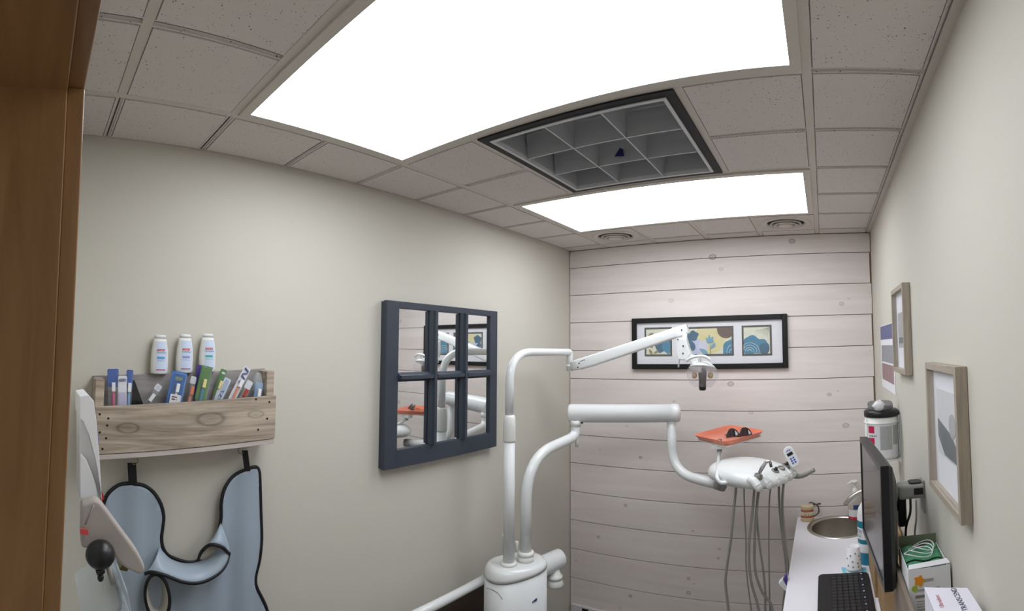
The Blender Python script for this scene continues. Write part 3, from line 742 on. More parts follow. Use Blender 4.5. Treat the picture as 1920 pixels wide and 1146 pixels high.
# utility box: oval column with a sloping cap
nA = Vector((0.86, -0.51, 0)); tA = Vector((0.51, 0.86, 0)); BC = Vector((0.262, 1.335, 0))
def oval(z, a, b, n=40, slope=0.0, sq=0.8):
    r = []
    for k in range(n):
        th_ = 2 * pi * k / n; ca, sa = cos(th_), sin(th_)
        ca, sa = math.copysign(abs(ca) ** sq, ca), math.copysign(abs(sa) ** sq, sa)
        p = BC + tA * ca * a + nA * sa * b; r.append(Vector((p.x, p.y, z + slope * ca)))
    return r
def shell(rings):
    b = MB(); n = len(rings[0]); vs = [p for r in rings for p in r]
    fs = [(i * n + j, i * n + (j + 1) % n, (i + 1) * n + (j + 1) % n, (i + 1) * n + j) for i in range(len(rings) - 1) for j in range(n)]
    b.add(vs, fs, True); b.f += [tuple(reversed(range(n))), tuple(range(len(vs) - n, len(vs)))]; b.sm += [False, False]; return b
BODYM = mat('unit_body', (224, 226, 227), 0.35, var=0.02)
sl = 0.016; CA, CB_ = 0.136, 0.103; CTOP = 0.907
shell([oval(0.0, CA, CB_), oval(0.60, CA, CB_), oval(0.868, CA, CB_, slope=sl)]).build('column', BODYM, un)
shell([oval(0.8685, CA + .002, CB_ + .002, slope=sl), oval(0.882, CA, CB_, slope=sl * .9), oval(0.897, CA * .955, CB_ * .94, slope=sl * .5), oval(0.905, CA * .87, CB_ * .84, slope=sl * .1), oval(CTOP, CA * .78, CB_ * .72)]).build('cap', WHITE, un)
gr = [on(x, y, 'y', 1.10) for x, y in ((912, 1102), (922, 1105), (934, 1114), (942, 1125))]
# emblem and groove on the camera side of the column
def on_col(x, y, off=0.0008):
    d = ray(x, y); best = None
    for k in range(4000):
        p = CAM + d * (1.2 + k * 0.0004)
        q = p - BC; u, v = q.dot(tA) / CA, q.dot(nA) / CB_
        if abs(u) ** (2 / .8) + abs(v) ** (2 / .8) <= 1: best = p; break
    return (best or p) - d.normalized() * off
MB().tube(spline([on_col(x, y) for x, y in ((913, 1103), (923, 1106), (934, 1113), (942, 1124))], 4), 0.0013, 6).build('groove', GREYP, un)
em = MB()
for (xa, ya, xb, yb) in ((998, 1130, 1003, 1125), (1001, 1128, 1006, 1122), (1003, 1128, 1007, 1124)): em.tube([on_col(xa, ya), on_col(xb, yb)], 0.0022, 6)
em.build('emblem', CDB, un)
# light pole is on the camera side, delivery post behind it
PL1 = Vector((0.2595, 1.287, 0)); PL2 = Vector((0.2965, 1.3625, 0))
def ztop(p): return CTOP
MB().lathe((*PL2.xy, ztop(PL2) - 0.001), [(0.036, 0.0), (0.036, 0.022), (0.033, 0.023), (0.033, 0.027), (0.037, 0.028), (0.037, 0.036), (0.033, 0.041), (0.026, 0.042)], 32).build('post_collar', WHITE2, un)
EL = Vector((0.343, 1.735, 1.392))
dv0 = XX
arm = fillet([PL2 + ZZ * 0.94, PL2 + ZZ * 1.345, EL, EL + ZZ * 0.075], [0, 0.20, 0.05, 0], 9)
MB().tube(arm, 0.0245, 20).build('lower_arm', WHITE, un)
MB().tube([EL - ZZ * 0.052 + dv0 * 0.006, EL + dv0 * 0.006], 0.009, 12).build('arm_stub', WHITE2, un)
MB().tube([EL + ZZ * 0.05, EL + ZZ * 0.078], 0.027, 20).build('arm_joint', WHITE2, un)
MB().tube([EL + ZZ * 0.074, EL + ZZ * 0.104], 0.019, 16).build('arm_pin', GREYP, un)
BL, BR = Vector((0.300, 1.735, 1.504)), Vector((0.823, 1.943, 1.502))
dv = (BR - BL).normalized(); L_ = (BR - BL).length
MB().lathe(BL, [(0.034, 0.0), (0.042, 0.004), (0.0455, 0.013), (0.0455, L_ - 0.05), (0.046, L_ - 0.05), (0.046, L_ - 0.014), (0.043, L_ - 0.005), (0.034, L_)], 36, axis=dv).build('balance_arm', WHITE, un)
MB().tube([BL + dv * 0.03 - ZZ * 0.044, BL + dv * 0.075 - ZZ * 0.044], 0.008, 8).build('pivot_gap', BLACK, un)
DR = BR - dv * 0.045
HD = Vector((1.195, 1.70, 1.272))                                # control head centre
drop = fillet([DR - ZZ * 0.035, Vector((DR.x + 0.005, DR.y - 0.004, 1.21)), Vector((1.045, 1.80, 1.196))], [0, 0.17, 0], 12)
MB().tube(drop, 0.0235, 20).build('drop_tube', WHITE, un)
e0 = drop[-1]; ed = (drop[-1] - drop[-2]).normalized()
MB().tube([e0 - ed * 0.01, e0 + ed * 0.03], 0.026, 20).build('swivel', GREYP, un)
# control head
nH, tH = Vector((0.87, -0.49, 0)), Vector((0.49, 0.87, 0))
hb = MB().ellipsoid((0, 0, 0), (1, 0, 0), (0, 1, 0), (0, 0, 1), 44, 22, p=0.86)
for v in hb.v:
    a, b_, c = v.x, v.y, v.z
    wfac = 0.70 + 0.30 * (a * 0.5 + 0.5) ** 0.8
    zz = 0.050 * c * (1.0 + 0.25 * (1 - a) * 0.5) if c > 0 else 0.044 * c * (1.15 - 0.35 * max(0, a))
    p = HD + nH * (a * 0.195) + tH * (b_ * 0.165 * wfac) + ZZ * (zz + 0.012 * (a * a * -1) + 0.006)
    v.x, v.y, v.z = p.x, p.y, p.z
head = hb.build('control_head', WHITE, un)
# finger-like rests along the front edge with grey holder cups between
HOLD = mat('holder_grey', (128, 126, 120), 0.45)
for k in range(6):
    s = -0.128 + 0.050 * k
    fr_ = HD + nH * (0.120 - 0.9 * s * s) + tH * s + ZZ * 0.018; to_ = HD + nH * (0.182 - 1.4 * s * s) + tH * s - ZZ * 0.004
    MB().tube(spline([fr_, (fr_ + to_) / 2 + ZZ * 0.010, to_], 5), [0.010 + 0.0085 * min(1, j / 4) for j in range(11)], 14).ellipsoid(to_, nH * 0.016, tH * 0.0185, ZZ * 0.0185, 16, 10).build('finger_rest', WHITE, head)
hold_pts = []
for k in range(5):
    s = -0.103 + 0.050 * k
    c = HD + nH * (0.150 - 1.2 * s * s) + tH * s + ZZ * 0.026
    if k in (0, 2, 3, 4):
        MB().lathe(c, [(0.013, -0.012), (0.017, 0.0), (0.017, 0.012), (0.012, 0.014), (0.010, 0.004)], 20, axis=(nH * 0.35 + ZZ).normalized(), caps=True).build('holder_cup', HOLD, head)
    hold_pts.append(c)
# handpiece standing in the nearest cup and dark tips in two others
c = hold_pts[0]
MB().tube(spline([c - ZZ * 0.02 - nH * 0.01, c + ZZ * 0.03 + nH * 0.015, c + ZZ * 0.062 + nH * 0.035 + tH * 0.01, c + ZZ * 0.068 + nH * 0.052 + tH * 0.014], 5), [0.0085] * 8 + [0.0075] * 4 + [0.006] * 4, 14).build('handpiece', CHROME, un)
MB().tube([c + ZZ * 0.066 + nH * 0.052 + tH * 0.014, c + ZZ * 0.045 + nH * 0.056 + tH * 0.016], 0.006, 12).build('handpiece_tip', DKSTEEL, un)
for k in (2, 4):
    c = hold_pts[k]; MB().tube([c, c + ZZ * 0.022 + nH * 0.010], [0.009, 0.007], 12).build('syringe_button', BLACK, un)
# keypad
kc = on(1484, 857, 'y', 1.70); ku = (ray(1496, 851) - ray(1484, 857)).normalized(); kv = (ray(1476, 842) - ray(1492, 873)).normalized(); ku = (ku - kv * ku.dot(kv)).normalized(); kn = ku.cross(kv)
if kn.y > 0: kn = -kn
kn_ = (kn + ZZ * 0.25).normalized(); kv = (kv - kn_ * kv.dot(kn_)).normalized(); ku = kv.cross(kn_) if kv.cross(kn_).dot(ku) > 0 else -kv.cross(kn_)
pad = patch('keypad', rrect(kc - kn_ * 0.013, ku, kv, 0.023, 0.047, 0.021, 6), kn_ * 0.024, WHITE, un, bevel=0.004)
fc = kc + kn_ * 0.0114
patch('display', rrect(fc + kv * 0.014, ku, kv, 0.013, 0.0065, 0.001), kn_ * 0.0006, BLACK, pad)
BTN = mat('button_blue', (70, 90, 190), 0.4)
for i in range(2):
    for j in range(3): patch('button', rrect(fc - kv * (0.006 + 0.010 * j) + ku * (-0.006 + 0.012 * i), ku, kv, 0.004, 0.0035, 0.002), kn_ * 0.0008, BTN, pad)
for j in range(5): patch('skyline_mark', rrect(fc + kv * (0.029 + 0.0015 * (j % 3)) + ku * (-0.008 + 0.004 * j), ku, kv, 0.0014, 0.002 + 0.0015 * (j % 2), 0.0004), kn_ * 0.0006, BTN, pad)
# grip handle at the right, tray post at the left
ha, hb2 = HD + nH * 0.10 + tH * 0.13 - ZZ * 0.012, on(1527, 881, 'y', 1.72)
MB().tube(spline([ha, on(1497, 893, 'y', 1.74), on(1512, 889, 'y', 1.73), hb2], 5), [0.012] * 6 + [0.011] * 5 + [0.009] * 5, 14).build('grip_handle', GREYT, un)
tp = [on(1376, 902, 'y', 1.585), on(1352, 907, 'y', 1.575), on(1344, 897, 'y', 1.58), on(1345, 842, 'y', 1.655)]
# tray plate + orange tray
tz = 1.395
TC = [on(1299, 822, 'z', tz), on(1367, 803, 'z', tz), on(1435, 814, 'z', tz), on(1362, 836, 'z', tz)]
tc = sum(TC, Vector()) / 4
MB().prism([tc + (p - tc) * 0.90 - ZZ * 0.013 for p in TC], (0, 0, 0.006)).build('tray_plate', WHITE2, un, bevel=0.003)
tq = TC[0].lerp(TC[3], 0.70); tq = tc + (tq - tc) * 0.74
tp[3] = Vector((tq.x, tq.y, tz - 0.045))
MB().tube(fillet(tp, [0, 0.018, 0.018, 0], 5), 0.0085, 14).build('tray_post', WHITE, un)
MB().box((tq.x - .035, tq.y - .022, tz - 0.032), (tq.x + .022, tq.y + .022, tz - 0.0125)).build('tray_bracket', WHITE2, un, bevel=0.003)
MB().tube([tp[3] - ZZ * 0.004, tp[3] + ZZ * 0.014], 0.012, 14).build('tray_clamp', GREYP, un)
# control hoses
hz = lambda pts, Y: [on(1330 + x / 4.005, 860 + y / 4.005, 'y', Y) for x, y in pts]
def hose(pts, Y, r, tail):
    p = hz(pts, Y); p[0] = p[0] + ZZ * 0.02
    q = p[-1]
    p += [q + Vector((tail * 0.3, 0.0, -0.18)), Vector((q.x + tail * 0.5 - 0.10, Y - 0.02, 0.36)), Vector((0.75, 1.55, 0.24)), Vector((0.40, 1.42, 0.22))]
    MB().tube(spline(p, 5), r, 8).build('hose', GREYT, un)
hose([(208, 195), (188, 350), (160, 620), (130, 820), (122, 950), (145, 1146)], 1.66, 0.0058, .05)
hose([(263, 205), (262, 330), (275, 600), (275, 780), (290, 950), (315, 1146)], 1.72, 0.0034, .06)
hose([(343, 212), (325, 400), (300, 620), (300, 800), (320, 950), (372, 1146)], 1.66, 0.0058, .05)
hose([(374, 215), (352, 420), (340, 650), (346, 850), (400, 1010), (470, 1120)], 1.68, 0.0058, .02)
hose([(382, 215), (357, 400), (372, 600), (402, 820), (420, 1000), (420, 1146)], 1.70, 0.0050, .02)
hose([(472, 200), (452, 300), (447, 600), (450, 900), (456, 1146)], 1.74, 0.0034, .02)
hose([(523, 170), (527, 350), (552, 600), (575, 780), (578, 900), (560, 1060)], 1.76, 0.0058, -.10)
hose([(566, 160), (548, 330), (566, 560), (585, 740), (590, 880), (575, 1060)], 1.74, 0.0058, -.10)
# chair-side bar passing behind the column
MB().tube([(0.150, 0.55, 0.826), (0.150, 1.42, 0.826)], 0.0185, 18).build('support_bar', WHITE, un)
ca, cb = Vector((0.215, 1.42, 0.795)), on(1052, 1046, 'y', 1.68)
MB().lathe(ca, [(0.046, 0.0), (0.046, (cb - ca).length - 0.012), (0.042, (cb - ca).length - 0.003), (0.03, (cb - ca).length)], 30, axis=(cb - ca).normalized()).build('bar_cylinder', WHITE, un)
kc2 = on(1040, 1078, 'y', 1.62)
MB().lathe((kc2.x, kc2.y, kc2.z - 0.05), [(0.040, 0.0), (0.044, 0.008), (0.036, 0.028), (0.033, 0.034), (0.038, 0.036), (0.038, 0.048), (0.03, 0.052), (0.02, 0.08)], 28).build('bar_knob', WHITE2, un)
for (x, y) in ((945, 1006), (969, 1019)):
    q = on(x, y, 'y', 1.44); MB().tube([Vector((q.x, q.y, 0.84)), q - ZZ * 0.01, q + ZZ * 0.008], [0.006, 0.007, 0.009], 12).build('suction_tip', WHITE2, un)

# orange instrument tray, glasses, small clip
OR = mat('coral_tray', (232, 132, 102), 0.35, var=0.03, coat=0.2)
def tray_ring(s, z): return rr_loop([tc + (p - tc) * s for p in TC], z)
def rr_loop(c4, z, r=0.16, n=4):
    out = []
    for i in range(4):
        a, b_, c_ = c4[i - 1], c4[i], c4[(i + 1) % 4]
        p, q = b_.lerp(a, r), b_.lerp(c_, r)
        for k in range(n + 1):
            t = k / n; v = p * (1 - t) ** 2 + b_ * 2 * t * (1 - t) + q * t * t; out.append(Vector((v.x, v.y, z)))
    return out
R1, R2, R3, R4, R5 = tray_ring(.90, tz - .006), tray_ring(1.0, tz + .016), tray_ring(1.035, tz + .018), tray_ring(.965, tz + .014), tray_ring(.87, tz - .002)
b = MB(); n = len(R1)
b.add(R1 + R3 + R2 + R5, [(i * n + j, i * n + (j + 1) % n, (i + 1) * n + (j + 1) % n, (i + 1) * n + j) for i in range(3) for j in range(n)])
b.f += [tuple(reversed(range(n))), tuple(range(3 * n, 4 * n))]; b.sm += [False, False]
tag(b.build('instrument_tray', OR, bevel=0.0015), 'coral orange plastic instrument tray on the delivery unit', 'tray')
GL = mat('dark_lens', (44, 26, 26), 0.08, var=0.2, coat=0.8); GLB = mat('amber_frame', (90, 56, 34), 0.3)
gl = thing('safety_glasses', (tc.x, tc.y, tz), 'dark brown tinted safety glasses lying on the orange tray', 'glasses')
gz = tz + 0.001
gA, gB = on(1361, 822, 'z', gz), on(1411, 818, 'z', gz)
gu = (gB - gA); gw = gu.length; gu.normalize(); gnn = Vector((-gu.y, gu.x, 0))
for s in (0, 1):
    c = gA + gu * gw * (0.26 + 0.48 * s)
    rows = []
    for i in range(7):
        ph = 0.04 + 0.96 * i / 6; row = []
        for k in range(17):
            a = pi * k / 16
            row.append(c + gu * cos(a) * gw * 0.25 * ph + ZZ * (sin(a) ** 0.9 * 0.040 * ph + 0.002) + gnn * (0.004 + 0.016 * sin(a) * ph - 0.010 * (cos(a) * ph) ** 2))
        rows.append(row)
    MB().grid(rows).build('lens', GL, gl, solid=0.002)
MB().tube([gA + gu * gw * 0.44 + ZZ * 0.010, gA + gu * gw * 0.5 + ZZ * 0.016 + gnn * 0.004, gA + gu * gw * 0.56 + ZZ * 0.010], 0.003, 8).build('bridge', GLB, gl)
for s in (0.03, 0.97): MB().tube([gA + gu * gw * s + ZZ * 0.012, gA + gu * gw * (s * .8 + .1) + gnn * 0.075 + ZZ * 0.006], 0.002, 8).build('temple', GLB, gl)
q = on(1349, 826, 'z', tz + 0.002)
tag(MB().tube(spline([q - gu * 0.012, q + ZZ * 0.006, q + gu * 0.010 + ZZ * 0.003, q + gu * 0.004 - gnn * 0.008], 4), 0.0022, 8).build('small_clip', DKSTEEL), 'small metal clip lying in the front corner of the orange tray', 'clip')

# ------------------------------------------------------------------ operating light on its own pole
ol = thing('operating_light', (*PL1.xy, 0.87), 'white dental operating light on a tall bent pole and spring arm', 'dental light')
z1 = ztop(PL1)
MB().lathe((*PL1.xy, z1 + 0.0006), [(0.0355, 0.0), (0.0355, 0.006), (0.032, 0.011), (0.026, 0.012)], 32).build('pole_flange', WHITE2, ol)
MB().tube([PL1 + ZZ * (z1 + 0.003), PL1 + ZZ * 1.43], 0.0245, 20).build('pole', BODYM, ol)
MB().lathe((*PL1.xy, 1.425), [(0.0262, 0.0), (0.0275, 0.006), (0.0275, 0.07), (0.0255, 0.105), (0.021, 0.114)], 28).build('pole_sleeve', WHITE2, ol)
HE = Vector((0.252, 1.838, 1.806))
MB().tube(fillet([PL1 + ZZ * 1.53, PL1 + ZZ * 1.812, HE + Vector((0, 0.0, 0.004)), HE - ZZ * 0.095], [0, 0.17, 0.016, 0], 10), 0.0185, 18).build('pole_bend', WHITE, ol)
MB().tube([HE - ZZ * 0.062, HE - ZZ * 0.072], 0.0195, 18).build('swivel_ring', WHITE2, ol)
SA, SB = HE + Vector((0.012, 0.002, -0.076)), Vector((0.884, 1.897, 1.922))
sd = (SB - SA).normalized(); su = (ZZ - sd * sd.z).normalized(); sw = sd.cross(su)
def beam(stations):
    b = MB(); vs = []; fs = []
    for (t, hw, hh, off) in stations:
        c = SA.lerp(SB, t) + su * off
        lp = rrect(c, sw, su, hw, hh, min(hw, hh) * 0.45, 3); vs += lp
    n = len(lp)
    for i in range(len(stations) - 1): fs += [(i * n + j, i * n + (j + 1) % n, (i + 1) * n + (j + 1) % n, (i + 1) * n + j) for j in range(n)]
    b.add(vs, fs, True); b.f += [tuple(reversed(range(n))), tuple(range(len(vs) - n, len(vs)))]; b.sm += [False, False]; return b
beam([(0, .018, .022, 0.006), (0.07, .022, .029, 0.002), (0.2, .022, .030, 0), (0.92, .021, .026, 0), (1.0, .020, .024, 0)]).build('spring_arm', WHITE, ol)
MB().tube([SA + su * 0.010 + sw * -0.0225 + sd * 0.02, SB + su * 0.006 + sw * -0.0215 - sd * 0.02], 0.0018, 6).build('arm_seam', BODYM, ol)
side = -1 if sw.y > 0 else 1
for t, o_ in ((0.065, -0.012), (0.085, 0.006), (0.955, 0.002)):
    c = SA.lerp(SB, t) + su * o_ + sw * side * 0.0215; MB().tube([c, c + sw * side * 0.003], 0.0035, 10).build('screw', BLACK, ol)
for t in (0.105, 0.120, 0.135): 
    c = SA.lerp(SB, t) + su * 0.014 + sw * side * 0.0222; MB().obox(c, sw * 0.0006, (sd + su * 0.4).normalized() * 0.0045, su * 0.0022).build('arm_mark', mat('arm_print', (120, 122, 130), 0.5), ol)
YL = 1.86
P = lambda x, y, Y=YL: on(x, y, 'y', Y)
MB().tube([P(1284, 624, 1.89), P(1284, 640)], 0.012, 14).build('hanger', WHITE2, ol)
yk = [P(1270, 634), P(1288, 635), P(1292, 650), P(1297, 664), P(1290, 676), P(1273, 675), P(1270, 660)]
MB().prism([p - YY * 0.022 for p in yk], (0, 0.044, 0)).build('yoke', WHITE, ol, bevel=0.006, seg=3)
for x, y in ((1273.5, 636.5), (1283.5, 649), (1283, 662.5)): 
    c = P(x, y) - YY * 0.0225; MB().tube([c, c - YY * 0.0025], 0.0035, 10).build('screw', BLACK, ol)
MB().tube([P(1274, 668), P(1272, 689)], [0.0055, 0.004], 10).build('lever', WHITE2, ol)
nk = [P(1288, 664), P(1300, 665), P(1312, 671), P(1318, 684), P(1312, 690), P(1300, 686), P(1294, 676)]
MB().prism([p - YY * 0.018 for p in nk], (0, 0.036, 0)).build('neck', WHITE, ol, bevel=0.006, seg=3)
arc = [P(1287, 677, YL - .045), P(1296, 671, YL - .05), P(1310, 668, YL - .052), P(1322, 669, YL - .05), P(1332, 675, YL - .045)]
MB().tube(spline(arc, 6), 0.0072, 12).build('handle', WHITE, ol)
MB().tube([P(1310, 669, YL - .05), P(1313, 680, YL - .04), P(1312, 698, YL - .03)], [0.008, 0.007, 0.008], 12).build('handle_stem', WHITE2, ol)
MB().lathe(P(1317, 689), [(0.004, 0.030), (0.036, 0.024), (0.060, 0.006), (0.066, -0.006), (0.058, -0.004), (0.02, 0.004)], 30, axis=(0.03, 0.25, 1)).build('lamp_housing', BODYM, ol)
# clear shield: bowl
ld = Vector((0.02, -0.12, -1)).normalized()
MB().lathe(P(1317, 686), [(0.046, 0.0), (0.070, 0.012), (0.079, 0.030), (0.076, 0.055), (0.060, 0.085), (0.042, 0.103)], 32, axis=ld, caps=False).build('shield', glass_mat('shield_plastic', (248, 248, 250), 0.10, 0.10), ol)
MB().lathe(P(1317, 690), [(0.012, 0.004), (0.016, 0.0), (0.020, 0.020), (0.0205, 0.026), (0.017, 0.080), (0.0165, 0.1), (0.014, 0.104)], 20, axis=ld).build('bulb_cover', mat('bulb_brown', (62, 50, 46), 0.3, coat=0.5), ol)
MB().lathe(P(1317, 690), [(0.0178, 0.079), (0.0174, 0.101), (0.013, 0.108), (0.002, 0.109)], 20, axis=ld).build('bulb_cap', BLACK, ol)
for dx in (-0.040, 0.040):
    MB().ellipsoid(P(1317, 704, YL + .01) + XX * dx, XX * 0.014, YY * 0.010, ZZ * 0.016, 14, 10).build('reflector', mat('reflector_amber', (214, 184, 132), 0.3), ol)

# ------------------------------------------------------------------ framed triptych on the back wall
PY = WB - 0.016
art = thing('triptych_picture', (0.90, PY, 1.708), 'long black framed picture with three floral prints on the plank wall', 'picture')
ax0, ax1, az0, az1 = 0.453, 1.349, 1.7085, 2.0030
BF = mat('black_frame', (9, 8, 9), 0.5, var=0.1)
fw = 0.029
for nm, lo_, hi_ in (('frame_side', (ax0, az0), (ax0 + fw, az1)), ('frame_side', (ax1 - fw, az0), (ax1, az1)), ('frame_side', (ax0 + fw, az0), (ax1 - fw, az0 + fw)), ('frame_side', (ax0 + fw, az1 - fw), (ax1 - fw, az1))):
    MB().box((lo_[0], PY - 0.022, lo_[1]), (hi_[0], PY - 0.0005, hi_[1])).build(nm, BF, art, bevel=0.003)
MB().box((ax0 + fw, PY - 0.006, az0 + fw), (ax1 - fw, PY - 0.001, az1 - fw)).build('mat_board', mat('mat_white', (226, 226, 232), 0.7, var=0.01), art)
BLU, BLU2, LILAC, CREAM, OCHRE, BROWN, OLIVE, SKY = (mat('ink_' + n_, c_, 0.6, var=0.10, scale=40) for n_, c_ in (('blue', (28, 120, 152)), ('deep_blue', (18, 86, 116)), ('lilac', (186, 194, 218)), ('cream', (214, 216, 196)), ('yellow', (212, 204, 150)), ('brown', (88, 62, 44)), ('olive', (150, 128, 74)), ('sky', (100, 156, 184))))
BORD = mat('print_border', (48, 44, 32), 0.5, var=0.1)
WLINE = mat('ink_white', (214, 232, 236), 0.6)
LAY = [0]
class Print:
    def __init__(s, x0, x1, z0, z1, bg):
        s.x0, s.x1, s.z0, s.z1 = x0, x1, z0, z1; w = 0.011; s.w = w
        s.b = MB().box((x0, PY - 0.0075, z0), (x1, PY - 0.006, z1)).build('print_border', BORD, art)
        s.i = (x0 + w, x1 - w, z0 + w, z1 - w)
        MB().box((s.i[0], PY - 0.0082, s.i[2]), (s.i[1], PY - 0.0075, s.i[3])).build('print_ground', bg, s.b)
        s.n = 0
    def pt(s, u, v): return (s.i[0] + min(1, max(0, u)) * (s.i[1] - s.i[0]), s.i[2] + min(1, max(0, v)) * (s.i[3] - s.i[2]))
    def shape(s, pts, m, nm):
        s.n += 1; y = PY - 0.0082 - 0.00025 * s.n
        pp = []
        for u, v in pts:
            x, z = s.pt(u, v)
            if not pp or (abs(pp[-1][0] - x) + abs(pp[-1][2] - z)) > 1e-5: pp.append((x, y, z))
        if (abs(pp[0][0] - pp[-1][0]) + abs(pp[0][2] - pp[-1][2])) < 1e-5: pp.pop()
        MB().prism(pp, (0, 0.00024, 0)).build(nm, m, s.b)
    def blob(s, u, v, ru, rv, m, nm, rot=0.0, lobes=0, amp=0.0, n=28):
        asp = (s.i[1] - s.i[0]) / (s.i[3] - s.i[2]); pts = []
        for k in range(n):
            a = 2 * pi * k / n; r = 1 + amp * cos(lobes * a)
            x, z = ru * r * cos(a), rv * r * sin(a)
            pts.append((u + (x * cos(rot) - z * sin(rot)) / asp, v + x * sin(rot) + z * cos(rot)))
        s.shape(pts, m, nm)
    def leaf(s, u, v, ln, w, rot, m, nm='leaf'):
        asp = (s.i[1] - s.i[0]) / (s.i[3] - s.i[2]); pts = []
        for k in range(20):
            t = k / 20; a = 2 * pi * t
            x = ln * (0.5 - 0.5 * cos(a)); z = w * sin(a) * (1 - 0.35 * cos(a)) * (0.6 + 0.4 * sin(a) ** 2)
            pts.append((u + (x * cos(rot) - z * sin(rot)) / asp, v + x * sin(rot) + z * cos(rot)))
        s.shape(pts, m, nm)
    def line(s, pts, r, m, nm='line'):
        s.n += 1; y = PY - 0.0082 - 0.00025 * s.n
        q = [Vector((s.pt(u, v)[0], y, s.pt(u, v)[1])) for u, v in pts]
        MB().tube(q, r, 6, squash=((0, 1, 0), 0.15)).build(nm, m, s.b)
p1 = Print(0.528, 0.694, 1.782, 1.948, CREAM)
p1.leaf(0.72, 0.40, 0.40, 0.22, R(40), BLU2, 'petal'); p1.leaf(0.55, 0.05, 0.50, 0.26, R(75), BLU2, 'petal'); p1.leaf(0.95, 0.0, 0.55, 0.24, R(100), BLU, 'petal'); p1.leaf(0.80, 0.60, 0.30, 0.10, R(60), SKY, 'petal')
p1.leaf(0.05, 0.45, 0.30, 0.06, R(-40), OLIVE); p1.leaf(0.12, 0.22, 0.26, 0.06, R(-60), OLIVE); p1.leaf(0.30, 0.02, 0.26, 0.05, R(30), OLIVE); p1.leaf(0.08, 0.75, 0.25, 0.06, R(20), OLIVE)
p2 = Print(0.772, 1.050, 1.781, 1.945, CREAM)
p2.blob(0.52, 0.62, 0.62, 0.62, OCHRE, 'sun_patch'); p2.blob(0.16, 0.30, 0.36, 0.34, LILAC, 'pale_patch'); p2.blob(0.36, 0.30, 0.20, 0.24, mat('ink_grey_lilac', (200, 202, 218), 0.6), 'pale_patch')
p2.blob(0.88, 0.96, 0.36, 0.36, BROWN, 'brown_disc')
p2.blob(0.13, 0.72, 0.24, 0.20, BLU2, 'petal', 0.3, 5, 0.10); p2.blob(0.10, 0.34, 0.15, 0.22, BLU2, 'petal', 0.5); p2.leaf(0.28, 0.22, 0.42, 0.09, R(-35), SKY)
p2.blob(1.0, 0.12, 0.36, 0.44, BLU, 'rose', 0, 5, 0.05)
for r_ in (0.10, 0.2): p2.line([(1.0 - r_ * cos(R(a)) * 0.55, 0.02 + r_ * 1.6 * sin(R(a))) for a in range(0, 95, 15)], 0.0012, WLINE)
p2.line([(0.53, 0.02), (0.52, 0.45)], 0.0014, SKY, 'stem')
for a_, l_ in ((95, 0.30), (130, 0.24), (60, 0.26), (155, 0.16), (25, 0.18)): p2.leaf(0.52, 0.45, l_, 0.045, R(a_), SKY)
p2.leaf(0.53, 0.22, 0.28, 0.06, R(45), SKY)
p3 = Print(1.096, 1.262, 1.778, 1.945, CREAM)
p3.blob(0.30, 0.35, 0.36, 0.34, BLU, 'rose', 0.2, 5, 0.06); p3.blob(0.62, 0.28, 0.34, 0.28, BLU, 'rose', 0, 6, 0.06); p3.blob(0.78, 0.18, 0.20, 0.22, BLU2, 'rose'); p3.blob(0.20, 0.16, 0.24, 0.22, BLU, 'rose')
for r_ in (0.08, 0.16, 0.25, 0.34): p3.line([(0.22 + r_ * cos(R(a)) * 1.1, 0.08 + r_ * sin(R(a))) for a in range(-10, 181, 18)], 0.0012, WLINE)
for k in range(6): p3.line([(0.98, 0.98), (0.45 + 0.09 * k, 0.86 - 0.05 * k)], 0.0006, mat('ink_line', (120, 140, 140), 0.6))
MB().box((ax0 + fw, PY - 0.0155, az0 + fw), (ax1 - fw, PY - 0.0145, az1 - fw)).build('glazing', glass_mat('picture_glass', (255, 255, 255), 0.05, 0.02), art)

# ------------------------------------------------------------------ right wall: two oak-tone frames, chart, wipes tub
OAK = wood('grey_oak', (150, 138, 124), (180, 168, 153), axis=2, stretch=12, scale=6, rough=0.6)
OAKL = wood('pale_oak', (150, 138, 124), (180, 168, 153), axis=1, stretch=12, scale=6, rough=0.6)
def picture(y0, y1, z0, z1, label, scene_fn):
    t = thing('framed_picture', (WR, (y0 + y1) / 2, z0), label, 'picture')
    d = 0.025; w = 0.016
    for (ya, za, yb, zb_, m_) in ((y0, z0, y0 + w, z1, OAK), (y1 - w, z0, y1, z1, OAK), (y0 + w, z0, y1 - w, z0 + w, OAKL), (y0 + w, z1 - w, y1 - w, z1, OAKL)):
        MB().box((WR - d, ya, za), (WR - 0.0008, yb, zb_)).build('frame_side', m_, t, bevel=0.001)
    MB().box((WR - 0.008, y0 + w, z0 + w), (WR - 0.002, y1 - w, z1 - w)).build('mat_board', MATS['mat_white'], t)
    scene_fn(t, y0, y1, z0, z1)
    MB().box((WR - 0.0195, y0 + w, z0 + w), (WR - 0.0185, y1 - w, z1 - w)).build('glazing', MATS['picture_glass'], t)
def photo(t, y0, y1, z0, z1, nm, m_, k=0.0): return MB().box((WR - 0.009 - k, y0, z0), (WR - 0.008 - k, y1, z1)).build(nm, m_, t)
PG, PG2, PG3 = mat('photo_grey', (166, 166, 168), 0.5, var=0.15, scale=25), mat('photo_dark', (92, 98, 104), 0.5, var=0.2, scale=25), mat('photo_pale', (206, 206, 210), 0.5, var=0.06, scale=20)
def sceneA(t, y0, y1, z0, z1):
    photo(t, y0 + .045, y1 - .045, z0 + .085, z1 - .085, 'photo', PG); photo(t, y0 + .08, y1 - .06, z0 + .10, z0 + .12, 'photo_detail', PG2, .0008)
